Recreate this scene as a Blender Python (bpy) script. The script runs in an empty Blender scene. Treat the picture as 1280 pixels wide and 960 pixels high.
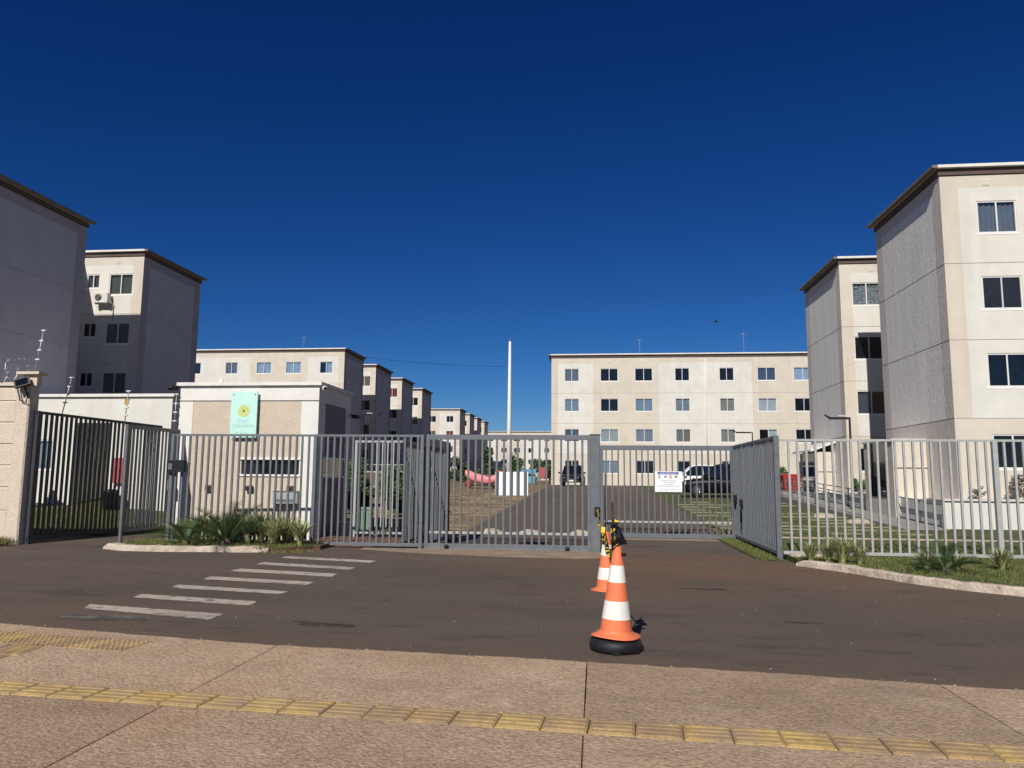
import bpy, math, random
from mathutils import Vector, Matrix, Euler
random.seed(7)
R = math.radians
sc = bpy.context.scene
COL = sc.collection
# ------------------------------------------------------------------ camera, light, exposure
CAM_H = 1.6
YAW, PITCH, ROLL, FPX = -0.111125, 0.123272, 0.0083827, 943.75
cam = bpy.data.cameras.new('camera'); camo = bpy.data.objects.new('camera', cam); COL.objects.link(camo)
fw = Vector((math.sin(YAW)*math.cos(PITCH), math.cos(YAW)*math.cos(PITCH), math.sin(PITCH)))
rt = Vector((math.cos(YAW), -math.sin(YAW), 0)); up = rt.cross(fw)
r2 = rt*math.cos(ROLL)+up*math.sin(ROLL); u2 = up*math.cos(ROLL)-rt*math.sin(ROLL)
camo.matrix_world = Matrix(((r2.x,u2.x,-fw.x,0),(r2.y,u2.y,-fw.y,0),(r2.z,u2.z,-fw.z,CAM_H),(0,0,0,1)))
cam.sensor_width = 36; cam.lens = FPX/1280*36; cam.clip_start = .05; cam.clip_end = 5000
sc.camera = camo
SUN_DIR = Vector((-.215, -1, .80)).normalized()          # towards the sun
ELEV = math.asin(SUN_DIR.z); AZ = math.atan2(SUN_DIR.x, SUN_DIR.y)
sun = bpy.data.lights.new('sun', 'SUN'); sun.energy = 4.3; sun.angle = R(.5); sun.color = (1, .94, .85)
suno = bpy.data.objects.new('sun', sun); COL.objects.link(suno)
suno.rotation_euler = SUN_DIR.to_track_quat('Z', 'Y').to_euler(); suno.location = (0, -10, 40)
w = bpy.data.worlds.new('World'); sc.world = w; w.use_nodes = True
nt = w.node_tree; bg = nt.nodes['Background']
sky = nt.nodes.new('ShaderNodeTexSky'); sky.sky_type = 'NISHITA'; sky.sun_disc = False
sky.sun_elevation = ELEV; sky.sun_rotation = AZ; sky.altitude = 1200; sky.air_density = 1.0; sky.dust_density = .25; sky.ozone_density = 3.5
# the deep polarised blue of the photograph: a contrast curve and tint over the whole sky
m1 = nt.nodes.new('ShaderNodeVectorMath'); m1.operation = 'SCALE'; m1.inputs['Scale'].default_value = .1
sp = nt.nodes.new('ShaderNodeSeparateXYZ'); cb = nt.nodes.new('ShaderNodeCombineXYZ')
nt.links.new(sky.outputs[0], m1.inputs[0]); nt.links.new(m1.outputs[0], sp.inputs[0])
for i, (k, pw) in enumerate(((6.2, 2.0), (6.5, 1.47), (8.8, 1.2))):
    a = nt.nodes.new('ShaderNodeMath'); a.operation = 'POWER'; a.inputs[1].default_value = pw
    b = nt.nodes.new('ShaderNodeMath'); b.operation = 'MULTIPLY'; b.inputs[1].default_value = k
    nt.links.new(sp.outputs[i], a.inputs[0]); nt.links.new(a.outputs[0], b.inputs[0]); nt.links.new(b.outputs[0], cb.inputs[i])
nt.links.new(cb.outputs[0], bg.inputs[0])
bg.inputs[1].default_value = .06
vs = sc.view_settings; vs.view_transform = 'Standard'; vs.look = 'None'; vs.exposure = .2; vs.gamma = 1

# ------------------------------------------------------------------ materials
def nd(t, k, **kw):
    n = t.nodes.new(k)
    for a, b in kw.items(): setattr(n, a, b)
    return n
def mat(name, col, rough=.8, var=.12, scale=3., col2=None, bump=0., bscale=60., bdist=.01, metal=0., spec=.35, stretch=(1,1,1), thr=None, coat=0., bstretch=None, grain=0., gscale=150.):
    m = bpy.data.materials.new(name); m.use_nodes = True; t = m.node_tree
    b = t.nodes['Principled BSDF']; b.inputs['Roughness'].default_value = rough; b.inputs['Metallic'].default_value = metal
    b.inputs['Specular IOR Level'].default_value = spec; b.inputs['Coat Weight'].default_value = coat
    g = nd(t, 'ShaderNodeNewGeometry'); mp = nd(t, 'ShaderNodeMapping'); mp.inputs['Scale'].default_value = stretch
    t.links.new(g.outputs['Position'], mp.inputs[0])
    n = nd(t, 'ShaderNodeTexNoise'); n.inputs['Scale'].default_value = scale; n.inputs['Detail'].default_value = 7; n.inputs['Roughness'].default_value = .62
    t.links.new(mp.outputs[0], n.inputs[0])
    rp = nd(t, 'ShaderNodeValToRGB')
    lo, hi = thr or (.3, .7)
    c2 = col2 or tuple(c*(1+var) for c in col); c1 = col if col2 else tuple(c*(1-var) for c in col)
    rp.color_ramp.elements[0].position = lo; rp.color_ramp.elements[1].position = hi
    rp.color_ramp.elements[0].color = (*c1, 1); rp.color_ramp.elements[1].color = (*c2, 1)
    t.links.new(n.outputs[0], rp.inputs[0]); out = rp.outputs[0]
    if grain:
        gn = nd(t, 'ShaderNodeTexNoise'); gn.inputs['Scale'].default_value = gscale; gn.inputs['Detail'].default_value = 3
        t.links.new(g.outputs['Position'], gn.inputs[0])
        mr = nd(t, 'ShaderNodeMapRange'); mr.inputs[1].default_value = .3; mr.inputs[2].default_value = .7; mr.inputs[3].default_value = 1-grain; mr.inputs[4].default_value = 1+grain
        t.links.new(gn.outputs[0], mr.inputs[0])
        mx = nd(t, 'ShaderNodeMix', data_type='RGBA', blend_type='MULTIPLY'); mx.inputs[0].default_value = 1
        t.links.new(out, mx.inputs[6]); t.links.new(mr.outputs[0], mx.inputs[7]); out = mx.outputs[2]
    t.links.new(out, b.inputs['Base Color'])
    if bump:
        mb = nd(t, 'ShaderNodeMapping'); mb.inputs['Scale'].default_value = bstretch or (1,1,1); t.links.new(g.outputs['Position'], mb.inputs[0])
        n2 = nd(t, 'ShaderNodeTexNoise'); n2.inputs['Scale'].default_value = bscale; n2.inputs['Detail'].default_value = 5
        t.links.new(mb.outputs[0], n2.inputs[0])
        bp = nd(t, 'ShaderNodeBump'); bp.inputs['Strength'].default_value = bump; bp.inputs['Distance'].default_value = bdist
        t.links.new(n2.outputs[0], bp.inputs['Height']); t.links.new(bp.outputs[0], b.inputs['Normal'])
    return m
def overlay(m, col, scale, lo, hi, fac=1., stretch=(1,1,1), detail=5):
    """a second layer of dirt or wear blended over the base colour by its own noise"""
    t = m.node_tree; b = t.nodes['Principled BSDF']; src = b.inputs['Base Color'].links[0].from_socket
    g = nd(t, 'ShaderNodeNewGeometry'); mp = nd(t, 'ShaderNodeMapping'); mp.inputs['Scale'].default_value = stretch; mp.inputs['Location'].default_value = (3.7*scale, 1.3, 5.1)
    t.links.new(g.outputs['Position'], mp.inputs[0])
    n = nd(t, 'ShaderNodeTexNoise'); n.inputs['Scale'].default_value = scale; n.inputs['Detail'].default_value = detail; n.inputs['Roughness'].default_value = .6
    t.links.new(mp.outputs[0], n.inputs[0])
    mr = nd(t, 'ShaderNodeMapRange'); mr.inputs[1].default_value = lo; mr.inputs[2].default_value = hi; mr.inputs[4].default_value = fac
    t.links.new(n.outputs[0], mr.inputs[0])
    mx = nd(t, 'ShaderNodeMix', data_type='RGBA'); t.links.new(mr.outputs[0], mx.inputs[0]); t.links.new(src, mx.inputs[6]); mx.inputs[7].default_value = (*col, 1)
    t.links.new(mx.outputs[2], b.inputs['Base Color']); return m
M = {}
M['asphalt'] = mat('asphalt', (.078,.061,.048), .92, scale=.45, col2=(.116,.089,.067), stretch=(.35,1,1), bump=.5, bscale=90, bdist=.012, grain=.28, gscale=70)
overlay(M['asphalt'], (.165,.10,.062), .2, .50, .72, .35, (.5,1,1)); overlay(M['asphalt'], (.03,.027,.025), .6, .6, .72, .6, (.5,1.5,1), 7)
overlay(M['asphalt'], (.17,.14,.115), 1.7, .66, .74, .5, (.35,1.6,1), 9); overlay(M['asphalt'], (.034,.028,.024), 3.2, .58, .70, .55, (.4,1.5,1), 10); overlay(M['asphalt'], (.22,.19,.16), 26., .66, .72, .55, detail=3); overlay(M['asphalt'], (.03,.025,.022), 19., .64, .70, .5, detail=3)
t = M['asphalt'].node_tree; b = t.nodes['Principled BSDF']; src = b.inputs['Base Color'].links[0].from_socket      # red earth carried out of the right lane
g = nd(t, 'ShaderNodeNewGeometry'); dv = nd(t, 'ShaderNodeVectorMath', operation='DISTANCE'); mpp = nd(t, 'ShaderNodeMapping'); mpp.inputs['Scale'].default_value = (.75,1,1); t.links.new(g.outputs['Position'], mpp.inputs[0])
t.links.new(mpp.outputs[0], dv.inputs[0]); dv.inputs[1].default_value = (2.0,14.5,0); mr = nd(t, 'ShaderNodeMapRange', interpolation_type='SMOOTHSTEP'); mr.inputs[1].default_value = 5.5; mr.inputs[2].default_value = .5; t.links.new(dv.outputs['Value'], mr.inputs[0])
n = nd(t, 'ShaderNodeTexNoise'); n.inputs['Scale'].default_value = 1.1; n.inputs['Detail'].default_value = 8; ms_ = nd(t, 'ShaderNodeMapping'); ms_.inputs['Scale'].default_value = (.5,1.3,1); t.links.new(g.outputs['Position'], ms_.inputs[0]); t.links.new(ms_.outputs[0], n.inputs[0])
m3 = nd(t, 'ShaderNodeMapRange'); m3.inputs[1].default_value = .32; m3.inputs[2].default_value = .68; t.links.new(n.outputs[0], m3.inputs[0])
mu = nd(t, 'ShaderNodeMath', operation='MULTIPLY'); t.links.new(mr.outputs[0], mu.inputs[0]); t.links.new(m3.outputs[0], mu.inputs[1])
mx = nd(t, 'ShaderNodeMix', data_type='RGBA'); t.links.new(mu.outputs[0], mx.inputs[0]); t.links.new(src, mx.inputs[6]); mx.inputs[7].default_value = (.155,.085,.048,1); t.links.new(mx.outputs[2], b.inputs['Base Color'])
M['drive'] = mat('drive_asphalt', (.088,.069,.053), .92, scale=.4, col2=(.118,.093,.070), stretch=(1,.25,1), grain=.2, gscale=40)
M['pave'] = mat('pavement_concrete', (.335,.235,.150), .95, scale=1.1, col2=(.445,.325,.222), bump=1., bscale=40, bdist=.016, grain=.30, gscale=42)
overlay(M['pave'], (.55,.44,.34), 2.3, .58, .78, .5, detail=9); overlay(M['pave'], (.22,.15,.105), .8, .57, .78, .55, (.5,1.4,1), detail=10); overlay(M['pave'], (.15,.105,.075), 14., .60, .70, .55, detail=6); overlay(M['pave'], (.56,.45,.35), 21., .62, .72, .4, detail=6); overlay(M['pave'], (.40,.22,.12), .5, .5, .75, .4)
t = M['pave'].node_tree; b = t.nodes['Principled BSDF']; src = b.inputs['Base Color'].links[0].from_socket       # slabs cast on different days
oi = nd(t, 'ShaderNodeObjectInfo'); mr = nd(t, 'ShaderNodeMapRange'); mr.inputs[3].default_value = .86; mr.inputs[4].default_value = 1.10; t.links.new(oi.outputs['Random'], mr.inputs[0])
mx = nd(t, 'ShaderNodeMix', data_type='RGBA', blend_type='MULTIPLY'); mx.inputs[0].default_value = 1; t.links.new(src, mx.inputs[6]); t.links.new(mr.outputs[0], mx.inputs[7]); t.links.new(mx.outputs[2], b.inputs['Base Color'])
M['tactile'] = mat('tactile_yellow', (.34,.225,.075), .9, scale=5, col2=(.50,.36,.14), bump=.4, bscale=80, grain=.22, gscale=90)
overlay(M['tactile'], (.31,.225,.145), 3.2, .42, .66, .9); overlay(M['tactile'], (.20,.14,.09), 16., .56, .7, .6)
M['tactile_brown'] = mat('tactile_worn', (.32,.21,.10), .9, scale=5, col2=(.46,.32,.15), bump=.4, bscale=80, grain=.25, gscale=90)
overlay(M['tactile_brown'], (.24,.175,.115), 3.5, .42, .62, .9)
M['roadpaint'] = mat('road_paint', (.35,.305,.25), .9, scale=6, col2=(.48,.425,.355), grain=.2, gscale=80)
overlay(M['roadpaint'], (.10,.082,.068), 6., .54, .64, .85, (1,1.4,1), 10); overlay(M['roadpaint'], (.14,.115,.095), 1.2, .5, .7, .5)
M['roadpaint_faint'] = mat('road_paint_faded', (.075,.064,.056), .92, scale=5, col2=(.20,.18,.155), thr=(.45,.7))
M['kerb'] = mat('kerb_concrete', (.36,.29,.225), .95, scale=3, col2=(.58,.50,.41), bump=.9, bscale=18, bdist=.03, grain=.2, gscale=50)
overlay(M['kerb'], (.20,.13,.09), 5., .55, .72, .7)
M['apron'] = mat('apron_concrete', (.20,.145,.10), .95, scale=2, col2=(.33,.25,.18), bump=.6, bscale=40, grain=.25, gscale=50)
M['soil'] = mat('soil', (.12,.07,.04), 1, scale=2, col2=(.19,.12,.07), bump=.8, bscale=20, bdist=.04)
M['lawn'] = mat('lawn', (.052,.072,.020), 1, scale=.9, col2=(.125,.105,.042), bump=.8, bscale=14, bdist=.06, thr=(.4,.68), grain=.35, gscale=22)
M['drylawn'] = mat('dry_lawn', (.17,.115,.052), 1, scale=.8, col2=(.24,.165,.08), bump=.8, bscale=10, bdist=.06, grain=.3, gscale=14)
overlay(M['drylawn'], (.10,.095,.035), .5, .5, .7, .8, (.4,1.2,1))
M['paver'] = mat('grass_paver', (.17,.15,.09), .95, scale=3, col2=(.30,.26,.18), grain=.25, gscale=30)
M['paver_dry'] = mat('grass_paver_dry', (.23,.165,.09), .95, scale=3, col2=(.30,.22,.13), grain=.25, gscale=30)
M['brick'] = mat('brick_paver', (.16,.075,.05), .95, scale=9, col2=(.26,.15,.11), grain=.2, gscale=60)
WH, BE = (.64,.627,.575), (.59,.538,.455)
def stucco(n, c, **k): return mat(n, c, .95, var=.07, scale=1.1, bump=.55, bscale=55, bdist=.012, grain=.05, gscale=30, spec=.1, **k)
M['white'] = overlay(stucco('stucco_white', WH), (.47,.43,.37), .8, .52, .80, .38, (2.8,2.8,.16), 9)
M['beige'] = overlay(stucco('stucco_beige', BE), (.42,.36,.29), .8, .52, .80, .38, (2.8,2.8,.16), 9)
M['whiteside'] = mat('stucco_combed_white', (.80,.775,.725), .95, var=.08, scale=2.2, bump=.8, bscale=34, bdist=.03, grain=.14, gscale=22, stretch=(1,1,.12), bstretch=(1,1,.14), spec=.1)
M['beigeside'] = mat('stucco_combed_beige', (.64,.58,.52), .95, var=.08, scale=2.2, bump=.8, bscale=34, bdist=.03, grain=.14, gscale=22, stretch=(1,1,.12), bstretch=(1,1,.14), spec=.1)
M['whiteshade'] = stucco('stucco_white_shaded', (.50,.485,.485)); M['beigeshade'] = stucco('stucco_beige_shaded', (.38,.36,.355))  # darker stucco copies with shade painted in, for the left blocks' end walls
M['guard_white'] = mat('guardhouse_white', (.72,.71,.67), .95, var=.06, scale=2, bump=.8, bscale=38, bdist=.018, grain=.07, gscale=40, spec=.1)
M['guard_beige'] = mat('guardhouse_beige', (.56,.475,.38), .95, var=.06, scale=2, bump=.8, bscale=42, bdist=.016, grain=.10, gscale=40, spec=.1)
M['guard_dark'] = mat('guardhouse_taupe', (.26,.235,.225), .95, var=.06, scale=2, bump=.8, bscale=22, bdist=.03, spec=.1)
M['precast'] = mat('precast_panel', (.60,.515,.425), .95, var=.07, scale=4, bump=.9, bscale=34, bdist=.02, grain=.1, gscale=40, spec=.1)
overlay(M['precast'], (.40,.26,.17), 1.3, .55, .8, .25)
M['fascia'] = mat('fascia_paint', (.70,.68,.64), .7, scale=2, var=.12); overlay(M['fascia'], (.3,.26,.23), 3., .6, .75, .5)
M['cornice'] = mat('cornice_brown_shaded', (.10,.072,.062), .8, scale=2); M['verge'] = mat('verge_tile', (.20,.165,.14), .9, scale=3, var=.2); M['soffit'] = mat('soffit', (.22,.15,.11), .9, scale=1)  # cornice brown is darkened with the shade under the roof slab
M['joint'] = mat('joint_sealant', (.16,.135,.115), 1); M['jointlight'] = mat('joint_painted', (.50,.44,.37), 1)
M['steel'] = mat('grey_paint_steel', (.118,.132,.150), .5, scale=6, var=.14, spec=.5); overlay(M['steel'], (.22,.18,.145), 3., .55, .8, .6); overlay(M['steel'], (.16,.075,.04), 9., .66, .74, .6)
M['steel_shaded'] = mat('grey_paint_steel_shaded', (.040,.043,.048), .5, scale=6, var=.12, spec=.4)  # the same grey paint, darkened to paint in the open gate's shaded side
M['steel_light'] = mat('light_grey_paint_steel', (.36,.375,.365), .5, scale=6, var=.12, spec=.5); overlay(M['steel_light'], (.42,.37,.30), 3., .55, .8, .5); overlay(M['steel_light'], (.30,.17,.10), 8., .66, .74, .6)
M['alu'] = mat('white_aluminium', (.68,.67,.64), .4, scale=4, var=.05, spec=.5)
M['darkglass'] = mat('dark_glass', (.008,.011,.017), .06, scale=2, var=.4, spec=.5)
M['black'] = mat('black_plastic', (.012,.012,.014), .45, scale=5, var=.2)
M['rubber'] = mat('black_rubber', (.014,.013,.017), .55, scale=6, var=.3, bump=.3, bscale=50); overlay(M['rubber'], (.05,.04,.03), 4., .6, .8, .35)
M['orange'] = mat('cone_orange', (.74,.19,.078), .55, scale=7, var=.07, spec=.4); overlay(M['orange'], (.50,.12,.055), 6., .55, .8, .5)
overlay(M['orange'], (.62,.30,.19), 15., .6, .75, .4)
M['conewhite'] = mat('cone_white', (.76,.76,.70), .5, scale=8, var=.06); overlay(M['conewhite'], (.5,.45,.36), 9., .58, .8, .5)
M['yellow'] = mat('tape_yellow', (.72,.50,.03), .5, scale=9); M['navy'] = mat('tape_navy', (.005,.006,.012), .6, scale=9)
M['signmint'] = mat('sign_mint', (.50,.78,.70), .4, scale=2, var=.04); M['signgreen'] = mat('sign_green', (.34,.56,.42), .5, var=.02)
M['signyellow'] = mat('sign_yellow', (.58,.60,.10), .5, var=.05); M['signblue'] = mat('sign_blue_grey', (.34,.50,.58), .5, var=.02)
M['board'] = mat('white_board', (.80,.82,.83), .5, scale=2, var=.03); M['inkblue'] = mat('ink_blue', (.05,.10,.35), .6); M['inkgrey'] = mat('ink_grey', (.30,.33,.36), .6)
M['inkgreen'] = mat('ink_green', (.25,.42,.33), .6); M['inkred'] = mat('ink_red', (.5,.10,.08), .6)
M['white_paint'] = mat('white_paint', (.78,.77,.75), .4, var=.04); M['greypaint'] = mat('grey_box', (.33,.36,.37), .5, var=.08)
M['poleconc'] = mat('pole_concrete', (.72,.70,.66), .9, scale=2, var=.06); M['green_box'] = mat('green_cabinet', (.17,.27,.19), .6, scale=4, var=.1)
M['red'] = mat('red_plastic', (.42,.045,.035), .5); M['pink'] = mat('pink_plastic', (.80,.24,.27), .5, var=.06); M['darkred'] = mat('dark_red', (.20,.025,.03), .5)
M['redpanel'] = mat('red_panel', (.42,.075,.085), .6); M['blue'] = mat('blue_plastic', (.10,.28,.40), .6); M['carblack'] = mat('car_black', (.004,.005,.007), .35, var=.1, spec=.12, coat=.06)
M['carwhite'] = mat('car_white', (.78,.79,.80), .2, var=.02, coat=.8); M['chrome'] = mat('chrome', (.75,.76,.78), .18, metal=1, var=.03); M['lampglass'] = mat('lamp_lens', (.75,.76,.78), .1, var=.05)
M['cream_leaf'] = mat('leaf_cream', (.34,.36,.15), .6, scale=14, col2=(.52,.50,.28)); M['green_leaf'] = mat('leaf_green', (.065,.12,.025), .55, scale=9, col2=(.12,.19,.05))
M['dead_leaf'] = mat('leaf_dead', (.22,.15,.07), .8, scale=9); M['cycad'] = mat('leaf_cycad', (.022,.048,.014), .45, scale=9, col2=(.06,.105,.03)); M['grass'] = mat('grass_blade', (.055,.100,.018), .8, scale=2, col2=(.13,.165,.040)); M['drygrass'] = mat('dry_grass_blade', (.20,.16,.07), .9, scale=3)
M['bush'] = mat('leaf_bush', (.022,.050,.016), .7, scale=1.5, col2=(.05,.10,.03)); M['bush2'] = mat('leaf_bush_yellow', (.07,.10,.025), .7, scale=1.5, col2=(.12,.16,.05)); M['purple_leaf'] = mat('leaf_purple', (.10,.07,.07), .8, scale=6, col2=(.20,.17,.14)); M['bark'] = mat('bark', (.10,.07,.05), .95)
M['stone'] = mat('pale_stone', (.40,.34,.27), .95, scale=6, var=.2, bump=.5, bscale=20); M['wire'] = mat('galvanised_wire', (.45,.45,.45), .45, metal=.6, var=.1)
M['acwhite'] = mat('ac_casing', (.62,.60,.56), .5); M['ramp'] = mat('ramp_concrete', (.27,.255,.235), .95, scale=2, grain=.2, gscale=40)
def curtain(n, c): return mat('curtain_'+n, c, .9, scale=4, var=.12, stretch=(1,1,.3))
CUR = {'grey': curtain('grey', (.26,.27,.29)), 'blue': curtain('blue', (.36,.43,.50)), 'light': curtain('light', (.60,.58,.55)), 'white': curtain('white', (.74,.76,.80)), 'sky': curtain('sky', (.55,.64,.78)),
       'brown': curtain('brown', (.32,.25,.20)), 'beige': curtain('beige', (.46,.42,.37)), 'olive': curtain('olive', (.17,.17,.15)), 'red': curtain('red', (.38,.07,.06)), 'slate': curtain('slate', (.12,.14,.17)), 'lilac': curtain('lilac', (.38,.37,.42))}
CUR['foil'] = mat('foil', (.38,.41,.43), .35, metal=.0, scale=9, col2=(.75,.78,.80), bump=1., bscale=9, bdist=.3, spec=.8)
gm = bpy.data.materials.new('window_glass'); gm.use_nodes = True; t = gm.node_tree
for n in list(t.nodes):
    if n.type == 'BSDF_PRINCIPLED': t.nodes.remove(n)
o_ = [n for n in t.nodes if n.type == 'OUTPUT_MATERIAL'][0]
tr = nd(t, 'ShaderNodeBsdfTransparent'); tr.inputs[0].default_value = (.82,.86,.88,1); gl = nd(t, 'ShaderNodeBsdfGlossy'); gl.inputs['Roughness'].default_value = .03
mx = nd(t, 'ShaderNodeMixShader'); mx.inputs[0].default_value = .10
t.links.new(tr.outputs[0], mx.inputs[1]); t.links.new(gl.outputs[0], mx.inputs[2]); t.links.new(mx.outputs[0], o_.inputs[0]); M['glass'] = gm

# ------------------------------------------------------------------ mesh helpers
class MB:
    def __init__(s): s.v = []; s.f = []; s.m = []; s.sm = []
    def add(s, vs, fs, mi=0, smooth=False):
        o = len(s.v); s.v += [tuple(p) for p in vs]
        for f in fs: s.f.append(tuple(i+o for i in f)); s.m.append(mi); s.sm.append(smooth)
        return s
    def box(s, x0, x1, y0, y1, z0, z1, mi=0):
        return s.add([(x0,y0,z0),(x1,y0,z0),(x1,y1,z0),(x0,y1,z0),(x0,y0,z1),(x1,y0,z1),(x1,y1,z1),(x0,y1,z1)], [(3,2,1,0),(4,5,6,7),(0,1,5,4),(1,2,6,5),(2,3,7,6),(3,0,4,7)], mi)
    def bev(s, x0, x1, y0, y1, z0, z1, b, mi=0):
        """box with chamfered vertical and top edges"""
        def ring(d, z): return [(x0+d+b,y0+d,z),(x1-d-b,y0+d,z),(x1-d,y0+d+b,z),(x1-d,y1-d-b,z),(x1-d-b,y1-d,z),(x0+d+b,y1-d,z),(x0+d,y1-d-b,z),(x0+d,y0+d+b,z)]
        v = ring(0, z0)+ring(0, z1-b)+ring(b*.7, z1); f = [tuple(range(7,-1,-1)), tuple(range(16,24))]
        for k in (0, 8):
            for i in range(8): j = (i+1) % 8; f.append((k+i,k+j,k+8+j,k+8+i))
        return s.add(v, f, mi)
    def quad(s, a, b, c, d, mi=0): return s.add([a,b,c,d], [(0,1,2,3)], mi)
    def prism(s, poly, z0, z1, mi=0):
        n = len(poly); v = [(x,y,z0) for x,y in poly]+[(x,y,z1) for x,y in poly]
        return s.add(v, [tuple(range(n-1,-1,-1)), tuple(range(n,2*n))]+[(i,(i+1)%n,n+(i+1)%n,n+i) for i in range(n)], mi)
    def tube(s, pts, r, n=6, mi=0, smooth=True, cap=True):
        pts = [Vector(p) for p in pts]; rs = r if isinstance(r, (list, tuple)) else [r]*len(pts); v = []; f = []
        for i, p in enumerate(pts):
            d = (pts[min(i+1,len(pts)-1)]-pts[max(i-1,0)]).normalized(); a = Vector((0,0,1)) if abs(d.z) < .9 else Vector((1,0,0))
            x = d.cross(a).normalized(); y = d.cross(x)
            for k in range(n): t_ = 2*math.pi*k/n; v.append(p+x*(math.cos(t_)*rs[i])+y*(math.sin(t_)*rs[i]))
        for i in range(len(pts)-1):
            for k in range(n): f.append((i*n+k, i*n+(k+1)%n, (i+1)*n+(k+1)%n, (i+1)*n+k))
        if cap: f += [tuple(range(n-1,-1,-1)), tuple(range((len(pts)-1)*n, len(pts)*n))]
        return s.add(v, f, mi, smooth)
    def lathe(s, prof, n=24, mi=0, c=(0,0,0), smooth=True, cap=True):
        v = []; f = []
        for r, z in prof:
            for k in range(n): t_ = 2*math.pi*k/n; v.append((c[0]+r*math.cos(t_), c[1]+r*math.sin(t_), c[2]+z))
        for i in range(len(prof)-1):
            for k in range(n): f.append((i*n+k, i*n+(k+1)%n, (i+1)*n+(k+1)%n, (i+1)*n+k))
        s.add(v, f, mi, smooth); o = len(s.v)-len(v)
        for c_ in () if not cap else (tuple(range(n-1,-1,-1)), tuple(range((len(prof)-1)*n, len(prof)*n))): s.f.append(tuple(i+o for i in c_)); s.m.append(mi); s.sm.append(False)
        return s
    def move(s, off):
        s.v = [(p[0]+off[0], p[1]+off[1], p[2]+off[2]) for p in s.v]; return s
    def xf(s, mtx): s.v = [tuple(mtx @ Vector(p)) for p in s.v]; return s
    def mesh(s, name, mats):
        me = bpy.data.meshes.new(name); me.from_pydata(s.v, [], s.f)
        for m in (mats if isinstance(mats, (list, tuple)) else [mats]): me.materials.append(m)
        me.polygons.foreach_set('material_index', s.m); me.polygons.foreach_set('use_smooth', s.sm); me.update(); return me
def link(name, me, parent=None, loc=(0,0,0), rot=(0,0,0)):
    o = bpy.data.objects.new(name, me); COL.objects.link(o); o.location = loc; o.rotation_euler = rot
    if parent is not None: o.parent = parent
    return o
def tag(o, label, cat, group=None):
    o['label'] = label; o['category'] = cat
    if group: o['group'] = group
    return o
def thing(name, label, cat, loc=(0,0,0), rz=0, group=None):
    o = bpy.data.objects.new(name, None); COL.objects.link(o); o.location = loc; o.rotation_euler = (0,0,rz); o.empty_display_size = .2
    return tag(o, label, cat, group)
def part(name, mb, mats, parent, off=None):
    """mb given in world axes; off = base of the thing"""
    if off is not None: mb.move((-off[0], -off[1], -off[2]))
    return link(name, mb.mesh(name, mats), parent)
def struct(name, mb, mats):
    o = link(name, mb.mesh(name, mats)); o['kind'] = 'structure'; return o
def copy_tree(o, parent=None):
    c = o.copy(); COL.objects.link(c)
    if parent is not None: c.parent = parent
    for ch in o.children: copy_tree(ch, c)
    return c

# ------------------------------------------------------------------ ground
def T(y): return 0. if y < 21 else min(1., .0245*(y-21))
def TL(x, y):                               # terrain, rising towards the left blocks
    z = T(y)
    if x < -14 and y > 24: z += min(1.05, (-14-x)*.13)*min(1, (y-24)/8)
    return z
mb = MB()
xs = [-1500,-400,-150,-80,-50]+[-40+2*i for i in range(13)]+[-14,-12,-8,-3.77,0,3.54,8,12,16,24,40,80,150,400,1500]
ys = [-300,-60,-10,3,12,16.9,19,21,24,26,28,30,32,36,40,46,52,58,62,66,80,110,150,200,400,1500]
vv = [(x,y,TL(x,y)-.035) for y in ys for x in xs]; nx = len(xs)
mb.add(vv, [(j*nx+i, j*nx+i+1, (j+1)*nx+i+1, (j+1)*nx+i) for j in range(len(ys)-1) for i in range(nx-1)])
struct('ground', mb, M['drylawn'])
mb = MB(); mb.quad((-70,4.2,0),(70,4.2,0),(70,17.,0),(-70,17.,0)); struct('road', mb, M['asphalt'])
mb = MB(); yy = [17.,19,21,26,32,38,44,50,56,62,65.4]
for a, b in zip(yy, yy[1:]): mb.quad((-3.77,a,T(a)),(3.54,a,T(a)),(3.54,b,T(b)),(-3.77,b,T(b)))
struct('driveway', mb, M['drive'])
def blot(name, cx, cy, rx, ry, seed, m, z=.0042):
    rnd = random.Random(seed); P = []
    for i in range(44):
        a = 2*math.pi*i/44; k = .62+.25*math.sin(3*a+seed)+.2*math.sin(5*a+2.1*seed)+rnd.uniform(-.12,.12); P.append((cx+rx*k*math.cos(a), cy+ry*k*math.sin(a), z))
    mb = MB(); c = len(P); mb.add(P+[(cx,cy,z)], [(i,(i+1)%c,c) for i in range(c)]); return struct(name, mb, m)
M['oil'] = mat('oil_stain', (.036,.029,.025), .8, scale=9, col2=(.070,.054,.043)); M['rust_dust'] = mat('red_dust', (.10,.055,.034), .95, scale=6, col2=(.17,.10,.062))
blot('oil_stain', -3.05, 8.2, .34, .16, 1, M['oil']); blot('oil_stain', -2.72, 8.12, .22, .07, 4, M['oil']); blot('dust_stain', .95, 18.6, .75, .16, 6, M['rust_dust'], .006)
blot('oil_stain', 2.3, 9.1, .25, .05, 7, M['oil']); blot('oil_stain', 1.6, 11.6, .4, .07, 5, M['oil'])
def sheet(name, poly, z, m, zb=-.03):
    mb = MB(); mb.prism(poly, zb, z); return struct(name, mb, m)
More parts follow.
